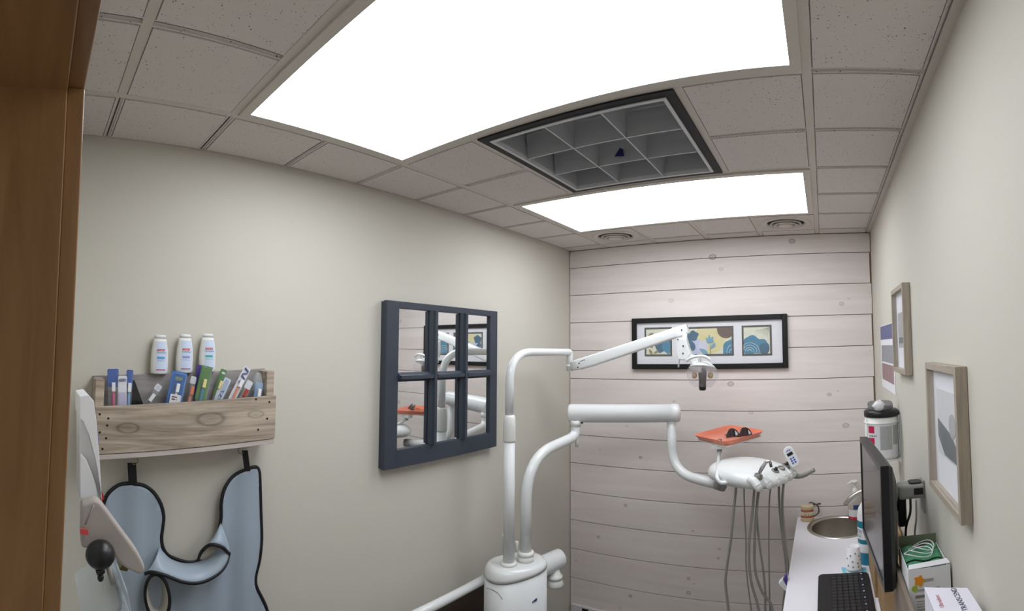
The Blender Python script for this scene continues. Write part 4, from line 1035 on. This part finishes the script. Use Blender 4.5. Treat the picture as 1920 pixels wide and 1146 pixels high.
def sceneB(t, y0, y1, z0, z1):
    photo(t, y0 + .05, y1 - .05, z0 + .09, z1 - .06, 'photo', PG3)
    yc, zc = (y0 + y1) / 2, (z0 + z1) / 2
    MB().prism([(WR - .0098, yc + a, zc + b_) for a, b_ in ((-.09, -.03), (-.03, .0), (.03, .01), (.09, .02), (.09, -.02), (.03, -.055), (-.09, -.055))], (0.0008, 0, 0)).build('photo_detail', PG2, t)
    MB().prism([(WR - .0102, yc - .045 + .028 * cos(a * pi / 8), zc + .02 + .026 * sin(a * pi / 8)) for a in range(16)], (0.0004, 0, 0)).build('photo_detail', PG, t)
picture(1.048, 1.312, 1.722, 2.012, 'grey oak framed picture with a narrow grey photo beside the chart', sceneA)
picture(0.445, 0.735, 1.470, 1.772, 'grey oak framed landscape picture above the medicine boxes', sceneB)
ch = thing('wall_chart', (WR, 1.67, 1.62), 'paper chart with a blue header and photo grid on the right wall', 'chart')
MB().box((WR - 0.0024, 1.44, 1.622), (WR - 0.0006, 1.885, 1.906)).build('sheet', PAPER, ch)
MB().box((WR - 0.0030, 1.445, 1.842), (WR - 0.0024, 1.880, 1.903)).build('header', mat('chart_blue', (92, 96, 140), 0.5, var=0.25, scale=60), ch)
for i in range(4):
    for j in range(2):
        ya = 1.47 + 0.098 * i; za = 1.66 + 0.082 * j
        MB().box((WR - 0.0030, ya, za), (WR - 0.0024, ya + 0.092, za + 0.074)).build('photo', mat('chart_photo_%d' % j, ((150, 120, 122), (146, 146, 154))[j], 0.5, var=0.25, scale=60), ch)
tub = thing('wipes_tub', (1.752, 1.38, 1.40), 'white disinfecting wipes tub with black lid in a wall bracket', 'wipes tub')
TX, TY = 1.7505, 1.382
TB0, TB1 = 1.405, 1.556
MB().lathe((TX, TY, TB0), [(0.060, 0.0), (0.0615, 0.004), (0.0615, TB1 - TB0)], 40).build('body', WHITE2, tub)
MB().lathe((TX, TY, TB1), [(0.064, 0.0), (0.0648, 0.004), (0.0648, 0.018), (0.058, 0.024), (0.03, 0.025)], 40).build('lid', BLACK, tub)
LG = mat('lid_grey', (112, 112, 112), 0.4)
MB().prism([(TX + .050 * cos(a) * (1 if cos(a) < 0 else .9), TY + .052 * sin(a), TB1 + .022 + (0.010 if sin(a) > 0 else 0.0)) for a in [2 * pi * k / 24 for k in range(24)]], (0, 0, 0.020)).build('lid_flap', LG, tub, bevel=0.006)
wv = MB().ellipsoid((TX - .012, TY - .042, TB1 + .040), XX * .022, YY * .016, ZZ * .020, 12, 8)
for v in wv.v: v.x += random.uniform(-.004, .004); v.z += random.uniform(-.004, .004)
wv.build('wipe', PAPER, tub)
def wrap(a0, a1, z0, z1, m_, nm, r=0.0619):
    ks = [a0 + (a1 - a0) * k / 10 for k in range(11)]
    return MB().grid([[(TX + r * sin(R(a)), TY - r * cos(R(a)), z) for a in ks] for z in (z0, z1)]).build(nm, m_, tub)
wrap(-60, 62, TB0 + .008, TB0 + .125, PAPER, 'label'); wrap(-12, 30, TB0 + .035, TB0 + .120, mat('label_text_grey', (176, 178, 178), 0.6, var=0.2, scale=240), 'text_block', .0622); wrap(34, 58, TB0 + .050, TB0 + .120, MATS['label_text_grey'], 'text_block', .0622)
wrap(-56, -32, TB0 + .095, TB0 + .120, mat('label_crimson', (196, 30, 84), 0.5), 'crimson_block', .0622); wrap(-56, -32, TB0 + .055, TB0 + .078, MATS['label_crimson'], 'crimson_block', .0622)
aa = R(-36); lettering('name_lettering', 'wipes1', (TX + .0626 * sin(aa), TY - .0626 * cos(aa), TB0 + .0865), (cos(aa), sin(aa), 0), ZZ, 0.012, BLACK, tub)
br = thing('tub_bracket', (1.79, TY, 1.39), 'white wire bracket holding the wipes tub to the wall', 'bracket')
for z in (1.402, 1.535):
    lp = [(TX + 0.0655 * sin(R(a)), TY - 0.0655 * cos(R(a)), z) for a in range(-180, 181, 12)]
    MB().tube(lp, 0.0022, 6, caps=False).build('hoop', WHITE, br)
for a in (-62, 70): MB().tube([(TX + .0655 * sin(R(a)), TY - .0655 * cos(R(a)), 1.402), (TX + .0655 * sin(R(a)), TY - .0655 * cos(R(a)), 1.550)], 0.0022, 6).build('upright', WHITE, br)
MB().box((WR - .0025, TY - .03, 1.38), (WR - .0006, TY + .03, 1.56)).build('wall_plate', WHITE, br)
MB().box((TX - .03, TY - .03, 1.398), (WR - .0025, TY + .03, 1.4015)).build('foot_plate', WHITE, br)

# ------------------------------------------------------------------ counter with sink
CT = 0.91
CX0, CY0 = 1.377, 0.24
LAM = mat('white_laminate', (232, 230, 236), 0.35, var=0.015, coat=0.1)
SX, SY, SR = 1.597, 2.082, 0.160
GX, GY, GR = 1.672, 1.785, 0.052
ct = thing('worktop', (1.6, 1.25, CT - 0.03), 'white laminate worktop along the right wall', 'worktop')
# top face with two round cut-outs
pts2 = [Vector((CX0, CY0)), Vector((WR - .001, CY0)), Vector((WR - .001, WB - .017)), Vector((CX0, WB - .017))]
ed_ = [(0, 1), (1, 2), (2, 3), (3, 0)]; faces_in = [[0, 1, 2, 3]]
def circ(cx, cy, r, n=40):
    o = len(pts2)
    for k in range(n): pts2.append(Vector((cx + r * cos(2 * pi * k / n), cy + r * sin(2 * pi * k / n))))
    ed_.extend([(o + k, o + (k + 1) % n) for k in range(n)])
circ(SX, SY, SR - .012); circ(GX, GY, GR - .008)
r_ = MG.delaunay_2d_cdt(pts2, ed_, [], 1, 1e-5)
b = MB(); b.v = [Vector((v.x, v.y, CT)) for v in r_[0]]
for f in r_[2]:
    c = sum((r_[0][i] for i in f), Vector((0, 0))) / len(f)
    if (c - Vector((SX, SY))).length < SR - .013 or (c - Vector((GX, GY))).length < GR - .009: continue
    b.f.append(tuple(f)); b.sm.append(False)
b.build('top', LAM, ct, weld=True)
eb = MB()
eb.box((CX0, CY0, CT - .03), (CX0 + .018, WB - .017, CT - .0003)); eb.build('edge_band', LAM, ct)
MB().box((CX0 + .018, CY0, CT - .03), (WR - .001, CY0 + .018, CT - .0003)).build('edge_band', LAM, ct)
cab = thing('base_cabinet', (1.62, 1.25, 0), 'white base cabinet below the worktop', 'cabinet')
cx = CX0 + .025
MB().box((cx, CY0 + .02, 0.08), (cx + .016, WB - .018, CT - .032)).box((cx + .016, CY0 + .02, 0.08), (WR - .002, WB - .018, .096)).box((cx + .016, CY0 + .02, 0.096), (WR - .002, CY0 + .036, CT - .032)).build('carcass', LAM, cab)
MB().box((cx + .05, CY0 + .05, 0), (WR - .002, WB - .018, .08)).build('plinth', BLACK, cab)
nd = 4; wd = (WB - .05 - CY0 - .03) / nd
for k in range(nd):
    ya = CY0 + .03 + wd * k
    d_ = MB().box((cx - .017, ya + .003, .10), (cx - .001, ya + wd - .003, CT - .045)).build('door', LAM, cab, bevel=0.002)
    MB().tube(fillet([(cx - .017, ya + .05, .70), (cx - .04, ya + .05, .70), (cx - .04, ya + .05, .80), (cx - .017, ya + .05, .80)], .01, 3), .004, 8).build('handle', STEEL, d_)
snk = thing('sink', (SX, SY, CT - .15), 'round stainless steel sink in the worktop', 'sink')
MB().lathe((SX, SY, CT), [(SR + .004, 0.0004), (SR + .002, 0.004), (SR - .006, 0.0048), (SR - .016, 0.002), (SR - .020, -.004)], 48, caps=False).build('rim', STEEL, snk)
MB().lathe((SX, SY, CT), [(SR - .019, -.003), (SR - .024, -.10), (SR - .040, -.125), (0.03, -.132), (0.0001, -.132)], 48, caps=False).build('bowl', STEEL, snk)
MB().lathe((SX, SY, CT - .1318), [(.026, 0), (.026, .003), (.018, .004), (.0001, .002)], 24).build('drain', DKSTEEL, snk)
tr = thing('waste_grommet', (GX, GY, CT - .05), 'steel ringed waste hole in the worktop behind the paper cup', 'waste hole')
MB().lathe((GX, GY, CT), [(GR, .0004), (GR - .001, .003), (GR - .010, .0034), (GR - .014, 0.0), (GR - .014, -.04)], 36, caps=False).build('ring', STEEL, tr)
MB().lathe((GX, GY, CT - .05), [(.0001, 0), (GR - .013, 0), (GR - .013, .03)], 30, caps=False).build('liner', BLACK, tr)
# purple and white packet stuck to the counter edge side
pc = [on(x, y, 'x', CX0 - .006) for x, y in ((1467, 1085), (1480, 1078), (1484, 1098), (1474, 1106))]
cd = thing('paper_packet', (CX0 - .012, 1.5, .80), 'small purple and white paper packet tucked against the worktop edge', 'packet')
for nm, pp, m_ in (('sheet', ((1468, 1087), (1460, 1095), (1475, 1111), (1477, 1103)), PAPER), ('purple_print', ((1476, 1077), (1468, 1087), (1476.5, 1102.5), (1477, 1094)), CP)):
    q = [on(x, y, 'y', 1.50) for x, y in pp]
    q = [Vector((min(p.x, CX0 - .0005), p.y, p.z)) for p in q]
    MB().prism(q, (0, .03, 0)).build(nm, m_, cd)

# ------------------------------------------------------------------ things on the worktop
# dental cast
q = Vector((1.432, 2.196, CT)); IV = mat('stone_ivory', (206, 186, 150), 0.7, var=0.1, scale=60); GUM = mat('gum_pink', (176, 96, 78), 0.5); TOO = mat('tooth_ivory', (228, 216, 188), 0.35)
dm = thing('dental_cast', (q.x, q.y, CT), 'small dental cast of upper and lower jaws by the sink', 'dental model')
def arch(z0, z1, s=1.0):
    pts = [(q.x + .036 * s * cos(a), q.y - .012 - .026 * s * sin(a) if sin(a) > 0 else q.y - .012 - .012 * sin(a) * s, z0) for a in [2 * pi * k / 24 for k in range(24)]]
    return MB().prism(pts, (0, 0, z1 - z0))
arch(CT + .0004, CT + .020).build('lower_base', IV, dm, bevel=.003); arch(CT + .020, CT + .030, .95).build('lower_gum', GUM, dm, bevel=.003)
arch(CT + .048, CT + .058, .95).build('upper_gum', GUM, dm, bevel=.003); arch(CT + .058, CT + .078, .98).build('upper_base', IV, dm, bevel=.004)
for j, (za, zb_) in enumerate(((CT + .029, CT + .040), (CT + .039, CT + .049))):
    for k in range(9):
        a = pi * (k + .5) / 9; c = Vector((q.x + .032 * cos(a), q.y - .012 - .023 * sin(a), (za + zb_) / 2))
        MB().ellipsoid(c, XX * .0042, YY * .0042, ZZ * .0062, 10, 6, .8).build('tooth', TOO, dm)
MB().tube(spline([(q.x + .03, q.y + .008, CT + .012), (q.x + .058, q.y + .014, CT + .03), (q.x + .056, q.y + .012, CT + .066), (q.x + .028, q.y + .010, CT + .084), (q.x + .01, q.y + .006, CT + .086)], 5), .004, 8).build('hinge', DKSTEEL, dm)
MB().tube([(q.x + .03, q.y + .012, CT + .075), (q.x + .072, q.y + .012, CT + .078)], .005, 8).build('hinge_pin', DKSTEEL, dm)
# soap pump
q = Vector((1.666, 2.213 - 0.005, CT))
sp = thing('soap_pump', (q.x + .045, 2.20, CT), 'clear soap pump bottle with white pump behind the sink', 'soap bottle')
SXp, SYp = 1.700, 2.198
SXp = 1.693; SYp = 2.203
SXp, SYp = 1.6875, 2.198
r0 = .040
MB().lathe((SXp, SYp, CT), [(r0 - .003, .0005), (r0, .003), (r0, .072), (r0 * .93, .092), (r0 * .70, .112), (r0 * .48, .122), (.013, .126)], 30).build('bottle', glass_mat('soap_plastic', (236, 232, 226), .45, .1), sp)
MB().lathe((SXp, SYp, CT), [(.0001, .003), (r0 - .004, .003), (r0 - .003, .018), (.0001, .018)], 26).build('soap', mat('soap_red', (206, 48, 72), 0.2), sp)
def wrap2(cx, cy, r, a0, a1, z0, z1, m_, nm, par):
    ks = [a0 + (a1 - a0) * k / 10 for k in range(11)]
    return MB().grid([[(cx + r * sin(R(a)), cy - r * cos(R(a)), z) for a in ks] for z in (z0, z1)]).build(nm, m_, par)
wrap2(SXp, SYp, r0 + .0006, -110, 110, CT + .003, CT + .016, mat('soap_band', (206, 48, 72), 0.3), 'red_band', sp)
wrap2(SXp, SYp, r0 + .0006, -70, 70, CT + .018, CT + .052, PAPER, 'label', sp); wrap2(SXp, SYp, r0 + .0008, -20, 60, CT + .056, CT + .078, mat('label_blue_dark', (40, 66, 120), 0.5, var=.3, scale=90), 'blue_label', sp)
MB().lathe((SXp, SYp, CT + .124), [(.014, 0), (.0145, .004), (.0145, .026), (.010, .030), (.006, .032), (.006, .056), (.015, .058), (.0155, .068), (.012, .072)], 22).build('pump', WHITE2, sp)
MB().tube(spline([(SXp, SYp, CT + .188), (SXp - .02, SYp - .006, CT + .190), (SXp - .040, SYp - .012, CT + .178)], 4), [.007] * 5 + [.005] * 4, 10).build('spout', WHITE2, sp)
fa = thing('faucet', (1.765, 2.12, CT), 'brushed nickel faucet with a curved spout over the round sink', 'faucet')
MB().lathe((1.782, 2.105, CT + .0006), [(.026, 0), (.026, .006), (.018, .012), (.016, .05), (.014, .09)], 24).build('base', STEEL, fa)
MB().tube(spline([(1.782, 2.105, CT + .08), (1.776, 2.105, CT + .135), (1.742, 2.105, CT + .165), (1.700, 2.105, CT + .158), (1.655, 2.105, CT + .130), (1.628, 2.105, CT + .100)], 6), .0115, 14).build('spout', STEEL, fa)
MB().tube([(1.782, 2.122, CT + .060), (1.782, 2.165, CT + .085)], [.006, .005], 10).build('lever', STEEL, fa)
# tall cleaner bottle
BXc, BYc, Br = 1.704, 1.655, .040
cb_ = thing('cleaner_bottle', (BXc, BYc, CT), 'tall cleaner bottle with teal and white label beside the paper cup', 'bottle')
TEAL = mat('teal_liquid', (40, 132, 166), .25, coat=.4); TEALD = mat('teal_label', (20, 120, 140), .4)
MB().lathe((BXc, BYc, CT), [(Br - .003, .0005), (Br, .004), (Br, .20), (Br * .85, .225), (Br * .45, .250), (.014, .256)], 30).build('body', WHITE2, cb_)
wrap2(BXc, BYc, Br + .0007, -100, 60, CT + .003, CT + .050, TEAL, 'teal_base', cb_)
MB().lathe((BXc, BYc, CT + .254), [(.016, 0), (.017, .004), (.017, .026), (.012, .028)], 20).build('cap', WHITE2, cb_)
for z0, z1, m_, nm in ((.052, .086, PAPER, 'label'), (.086, .104, TEALD, 'teal_band'), (.104, .150, PAPER, 'label'), (.150, .178, TEALD, 'teal_band'), (.178, .200, PAPER, 'label')):
    wrap2(BXc, BYc, Br + .0007, -100, 60, CT + z0, CT + z1, m_, nm, cb_)
aa = R(-58)
for s_, z in (('IZER', .136), ('IZER', .117)): lettering('label_lettering', s_, (BXc + (Br + .001) * sin(aa), BYc - (Br + .001) * cos(aa), CT + z), (cos(aa), sin(aa), 0), ZZ, .020 if z > .12 else .015, NAVYT, cb_)
# paper cups upside down on a teal napkin
tag(MB().prism([(1.598, 1.520, CT + .0006), (1.690, 1.520, CT + .0006), (1.690, 1.600, CT + .0006), (1.590, 1.612, CT + .0006)], (0, 0, .0016)).build('napkin', mat('teal_napkin', (130, 196, 214), .8)), 'folded pale teal paper napkin on the worktop', 'napkin')
cu = thing('paper_cup', (1.636, 1.572, CT + .0022), 'upturned white paper cup with small dots on the teal napkin', 'paper cup')
c = (1.640, 1.572, CT + .0024)
MB().lathe(c, [(.0318, 0), (.0330, .002), (.0318, .0045), (.0310, .006)], 28).build('rim', PAPER, cu); MB().lathe(c, [(.0305, .006), (.0316, .013), (.0326, .015), (.0314, .0175), (.0302, .019), (.0255, .098), (.0245, .0985), (.0235, .096), (.0001, .096)], 30).build('wall', PAPER, cu)
DOT = mat('cup_dot', (96, 126, 130), .6)
for a, z in ((-50, .03), (-30, .070), (-12, .048), (12, .078), (30, .040), (-68, .055), (48, .066), (-8, .028), (35, .014 + .012), (60, .050)):
    r = .0302 - (z - .019) / .079 * .0047 + .0003
    n_ = Vector((sin(R(a)), -cos(R(a)), .06)).normalized(); u_ = Vector((cos(R(a)), sin(R(a)), 0)); v_ = n_.cross(u_) * -1
    ctr = Vector(c) + Vector((r * sin(R(a)), -r * cos(R(a)), z))
    MB().tube([ctr + u_ * .0026 * cos(k * pi / 5) + v_ * .0026 * sin(k * pi / 5) for k in range(11)], .0010, 6, caps=False).build('dot', DOT, cu)
# keyboard
kb = thing('keyboard', (1.597, 1.30, CT), 'black computer keyboard lying on the worktop', 'keyboard')
KX0, KX1, KY0, KY1 = 1.497, 1.694, 1.085, 1.530
MB().prism(rrect(((KX0 + KX1) / 2, (KY0 + KY1) / 2, CT + .0006), XX, YY, (KX1 - KX0) / 2, (KY1 - KY0) / 2, .022, 6), (0, 0, .015)).build('case', mat('keyboard_black', (11, 11, 13), .5), kb, bevel=.003)
KEY = mat('key_black', (20, 19, 22), .45)
KEYF = mat('key_navy', (17, 18, 34), .45)
key0 = None; keyF = None; nk_ = 18; px_ = .0210; py_ = (KY1 - KY0 - .03) / nk_
for i in range(6):
    for j in range(nk_):
        o = Vector((KX0 + .060 + px_ * i + .002 * (i > 4), KY0 + .016 + py_ * (j + .5), CT + .0182))
        if i < 5:
            if key0 is None: key0 = MB().obox(o, XX * (px_ * .43), YY * (py_ * .43), ZZ * .0026).build('key', KEY, kb, bevel=.0012, seg=1)
            else: dup(key0, o, kb)
        else:
            if keyF is None: keyF = MB().obox(o, XX * (px_ * .36), YY * (py_ * .43), ZZ * .0020).build('function_key', KEYF, kb, bevel=.0012, seg=1)
            else: dup(keyF, o, kb)
            if j % 2: 
                MB().obox(o + ZZ * .0024, XX * .0018, YY * .0028, ZZ * .0003).build('key_mark', PAPER, kb)
# monitor on a wall arm
mo = thing('monitor', (1.69, .91, 1.235), 'black flat monitor on a wall arm, seen nearly edge-on', 'monitor')
mA, mB = Vector((1.650, 1.112, 0)), Vector((1.671, .712, 0)); mu = (mB - mA).normalized(); mn = Vector((-mu.y, mu.x, 0))
if mn.x > 0: mn = -mn
mz0_, mz1_ = 1.236, 1.530; mc = (mA + mB) / 2; hw = (mB - mA).length / 2; hh = (mz1_ - mz0_) / 2; mcz = (mz0_ + mz1_) / 2
fcn = Vector((mc.x, mc.y, mcz)); bk_ = -mn
MON = mat('monitor_black', (14, 14, 20), .3)
bz = .014
for (u0, u1, v0, v1) in ((-hw, hw, hh - bz, hh), (-hw, hw, -hh, -hh + bz), (-hw, -hw + bz, -hh + bz, hh - bz), (hw - bz, hw, -hh + bz, hh - bz)):
    MB().obox(fcn + mu * (u0 + u1) / 2 + ZZ * (v0 + v1) / 2 + bk_ * .010, bk_ * .010, mu * (u1 - u0) / 2, ZZ * (v1 - v0) / 2).build('bezel', MON, mo)
MB().obox(fcn + bk_ * .0045, bk_ * .002, mu * (hw - bz), ZZ * (hh - bz)).build('screen', mat('screen_off', (58, 56, 58), .22, coat=.3, var=.02), mo)
sh_ = MB(); r1 = [fcn + bk_ * .020 + mu * sx * hw + ZZ * sz * hh for sx, sz in ((-1, -1), (1, -1), (1, 1), (-1, 1))]; r2 = [fcn + bk_ * .030 + mu * sx * hw * .97 + ZZ * sz * hh * .96 for sx, sz in ((-1, -1), (1, -1), (1, 1), (-1, 1))]; r3 = [fcn + bk_ * .052 + mu * sx * hw * .6 + ZZ * sz * hh * .6 for sx, sz in ((-1, -1), (1, -1), (1, 1), (-1, 1))]
sh_.add(r1 + r2 + r3, [(i * 4 + j, i * 4 + (j + 1) % 4, (i + 1) * 4 + (j + 1) % 4, (i + 1) * 4 + j) for i in range(2) for j in range(4)] + [(8, 9, 10, 11), (3, 2, 1, 0)]); sh_.build('back_shell', mat('monitor_grey', (62, 62, 62), .4), mo)
wa = thing('monitor_mount', (1.79, .94, 1.28), 'grey wall bracket with a black joint holding the monitor', 'bracket')
AG = mat('arm_grey', (150, 150, 146), .45)
mb_ = fcn + bk_ * .0525
MB().obox((1.779, .945, 1.402), XX * .038, YY * .028, ZZ * .020).build('bracket', AG, wa, bevel=.009, seg=3)
MB().obox((1.798, .9168, 1.404), XX * .013, YY * .0008, ZZ * .009).build('painted_slot', BLACK, wa)  # thin black plate on the surface, shade of a recess put in as colour
MB().prism(rrect((1.792, .945, 1.4222), XX, YY, .018, .020, .010), (0, 0, .004)).build('cap', BLACK, wa, bevel=.002)
MB().obox((1.752, .945, 1.350), XX * .012, YY * .018, ZZ * .045).build('joint', BLACK, wa, bevel=.004)
MB().tube([(1.741, .945, 1.36), (mb_.x + .001, .945, 1.36)], .014, 12).build('joint_pin', BLACK, wa)
MB().obox((1.8145, .945, 1.385), XX * .003, YY * .022, ZZ * .045).build('wall_plate', AG, wa)
tag(MB().tube(spline([(1.772, .905, 1.390), (1.768, .892, 1.355), (1.752, .885, 1.30), (1.760, .890, 1.14), (1.770, .900, 1.0), (1.775, .900, CT + .004)], 6), .0035, 8).build('monitor_cable', BLACK), 'thick black cable hanging behind the monitor', 'cable')
tag(MB().tube(spline([(1.788, .905, 1.385), (1.784, .888, 1.34), (1.776, .880, 1.28), (1.786, .885, 1.10), (1.794, .91, CT + .004)], 6), .0028, 8).build('network_cable', GREYP), 'thin grey cable hanging behind the monitor', 'cable')

# cardboard boxes under the monitor
CARD = mat('brown_card', (165, 136, 100), .75, var=.06, scale=30)
def carton(y0, y1, x0, z1, label):
    t = thing('cardboard_box', (1.75, (y0 + y1) / 2, CT), label, 'box')
    MB().box((x0, y0, CT + .0005), (1.806, y1, z1)).build('body', CARD, t, bevel=.002)
    MB().box((x0 + .03, y0 - .0006, z1 + .0002), (1.806 - .03, y1 + .0006, z1 + .0010)).build('tape', mat('packing_tape', (196, 168, 120), .3), t)
carton(1.350, 1.600, 1.703, 1.13, 'brown cardboard box beside the far end of the keyboard')
carton(1.130, 1.336, 1.712, 1.06, 'brown cardboard box beside the near end of the keyboard')
# wooden caddy with mask box, plastic tub and medicine carton
GW = wood('caddy_wood', (104, 92, 80), (146, 132, 118), axis=1, stretch=10, scale=4, rough=.7)
cdy = thing('wooden_caddy', (1.76, .58, CT), 'weathered wooden caddy on the worktop holding the mask box', 'caddy')
MB().box((1.704, .34, CT + .0005), (1.714, .80, 1.275)).build('side_panel', GW, cdy, bevel=.001)
MB().box((1.714, .34, 1.195), (1.8165, .80, 1.206)).build('shelf', GW, cdy)
MB().box((1.714, .792, CT + .0005), (1.8165, .80, 1.195)).build('end_panel', GW, cdy)
MB().box((1.714, .34, CT + .0005), (1.8165, .348, 1.195)).build('end_panel', GW, cdy)
mx = thing('mask_box', (1.765, .70, 1.206), 'open white box of green face masks with an orange flower print', 'box')
bx0, bx1, by0, by1, bz0, bz1 = 1.7170, 1.8130, .632, .776, 1.2064, 1.318
MB().box((bx0, by0, bz0), (bx1, by0 + .0015, bz1)).build('front', PAPER, mx)
MB().box((bx0, by1 - .0015, bz0), (bx1, by1, bz1 + .020)).build('back', mat('box_green', (112, 124, 100), .6), mx)
MB().box((bx0, by0 + .0015, bz0), (bx0 + .0015, by1 - .0015, bz1 - .004)).build('side', PAPER, mx); MB().box((bx1 - .0015, by0 + .0015, bz0), (bx1, by1 - .0015, bz1 - .004)).build('side', PAPER, mx)
MB().prism([(bx0, by0, bz1), (bx1, by0, bz1 + .004), (bx1 - .004, by0 + .016, bz1 + .008), (bx0 + .004, by0 + .016, bz1 + .003)], (0, 0, .001)).build('flap', PAPER, mx)
GRN = mat('mask_green', (84, 150, 112), .7, var=.06)
ORF, LIM, GTX = mat('print_orange', (232, 150, 40), .5), mat('print_lime', (168, 190, 70), .5), mat('print_grey', (170, 168, 160), .5)
yq = by0 - .0006
def flat(x, z, w, h, m_, nm): return MB().box((x - w / 2, yq - .0003, z - h / 2), (x + w / 2, yq + .0004, z + h / 2)).build(nm, m_, mx)
MB().prism([(bx0 + .024 + .011 * (1 + .18 * cos(5 * a)) * cos(a), yq - .0004, bz1 - .026 + .011 * (1 + .18 * cos(5 * a)) * sin(a)) for a in [2 * pi * k / 30 for k in range(30)]], (0, .0006, 0)).build('orange_flower', ORF, mx)
MB().prism([(bx0 + .013 + .007 * cos(a), yq - .0004, bz1 - .042 + .007 * sin(a)) for a in [2 * pi * k / 16 for k in range(16)]], (0, .0006, 0)).build('lime_leaf', LIM, mx)
flat(bx0 + .046, bz1 - .026, .020, .006, GTX, 'print_bar'); flat(bx0 + .040, bz1 - .046, .060, .0035, GTX, 'print_bar'); flat(bx0 + .050, bz1 - .060, .072, .006, mat('print_taupe', (140, 132, 120), .5), 'print_bar')
for k in range(4): flat(bx0 + .044, bz1 - .070 - .006 * k, .054, .002, GTX, 'print_bar')
flat((bx0 + bx1) / 2, bz0 + .009, .092, .016, LIM, 'lime_band')
lettering('colour_lettering', 'Green', (bx0 + .026, yq - .0006, bz0 + .014), XX, ZZ, .008, BLACK, mx)
for k in range(5):
    rows = [[(x, by0 + .010 + .024 * k + .020 * j / 3, bz1 - .014 + .003 * k + .004 * sin(j * 2 + k) + .003 * sin(x * 120)) for j in range(4)] for x in [bx0 + .004 + (bx1 - bx0 - .008) * i / 8 for i in range(9)]]
    m_ = MB().grid(rows).build('face_mask', GRN, None, solid=.002)
    tag(m_, 'folded green face mask packed in the open mask box', 'face mask', 'green face masks in the box')
for k in range(3):
    c = Vector((1.764 + .010 * (k - 1), by0 + .075 + .018 * k, bz1 + .001)); MB().tube([c + XX * (.034 - .004 * k) * cos(R(a)) + YY * .026 * sin(R(a)) + ZZ * (.004 * sin(R(2 * a)) + .004) for a in range(0, 361, 20)], .0013, 6, caps=False).build('ear_loop', PAPER, mx)
tb = thing('plastic_tub', (1.77, .41, 1.206), 'white plastic tub under the flat medicine carton', 'tub')
MB().prism(rrect((1.7695, .412, 1.2064), XX, YY, .044, .062, .012, 5), (0, 0, .088)).build('body', WHITE2, tb); MB().prism(rrect((1.7685, .414, 1.2944), XX, YY, .0465, .066, .014, 5), (0, 0, .012)).build('rim', WHITE, tb, bevel=.003)
CZ = 1.358
cc = [on(x, y, 'z', CZ) for x, y in ((1733, 1101), (1814, 1102), (1843, 1147), (1753, 1147))]
mcn = thing('medicine_carton', ((cc[0].x + cc[2].x) / 2, (cc[0].y + cc[2].y) / 2, CZ - .045), 'flat white medicine carton with dark blue lettering on the tub', 'carton')
cc = [Vector((min(p.x, WR - .004), p.y, CZ)) for p in cc]
MB().prism([p - ZZ * .0508 for p in cc], (0, 0, .0508)).build('body', mat('carton_white', (226, 224, 236), .45, var=.01), mcn, bevel=.0008)
MB().prism([p - ZZ * .0495 - YY * .0006 for p in (cc[3], cc[2])] + [p - ZZ * .004 - YY * .0006 for p in (cc[2], cc[3])], (0, -.0006, 0)).build('navy_end', CDB, mcn)
tdir = (cc[3] - cc[0]).normalized(); sdir = Vector((-tdir.y, tdir.x, 0))
ctr = (cc[0] + cc[2]) / 2 + ZZ * .0004
wid = (cc[1] - cc[0]).length
lettering('name_lettering', 'TRANSCEND', cc[0].lerp(cc[1], .66).lerp(cc[3].lerp(cc[2], .66), .50) + ZZ * .0003, -tdir, Vector((tdir.y, -tdir.x, 0)) if False else -sdir, .0145, mat('ink_navy', (50, 46, 84), .5), mcn)
lettering('brand_lettering', 'Ultradent', cc[0].lerp(cc[1], .20).lerp(cc[3].lerp(cc[2], .20), .60) + ZZ * .0003, -tdir, -sdir, .0115, mat('ink_red', (180, 60, 70), .5), mcn)

# ------------------------------------------------------------------ low things at the bottom edge of the view
tag(MB().box((WL + .0006, .80, 0.0005), (WL + .024, 1.46, .752)).build('dark_board', wood('dark_brown_board', (44, 34, 26), (66, 52, 40), axis=1, stretch=10, scale=4, rough=.5), bevel=.002), 'dark brown board standing against the left wall below the white bar', 'board')
ub = thing('wall_panel', (.2, WB - .03, 0), 'low white utility panel on the plank wall near the left corner', 'panel')
MB().box((.046, WB - .030, .0005), (.42, WB - .0165, .300)).build('cover', mat('panel_white', (222, 218, 222), .45), ub, bevel=.003)
MB().box((.120, WB - .0312, .262), (.160, WB - .030, .290)).build('painted_opening', BLACK, ub)  # solid black plate, paints the dark inside of a cutout
MB().box((.1165, WB - .0308, .01), (.1180, WB - .030, .299)).build('seam', GREYP, ub)
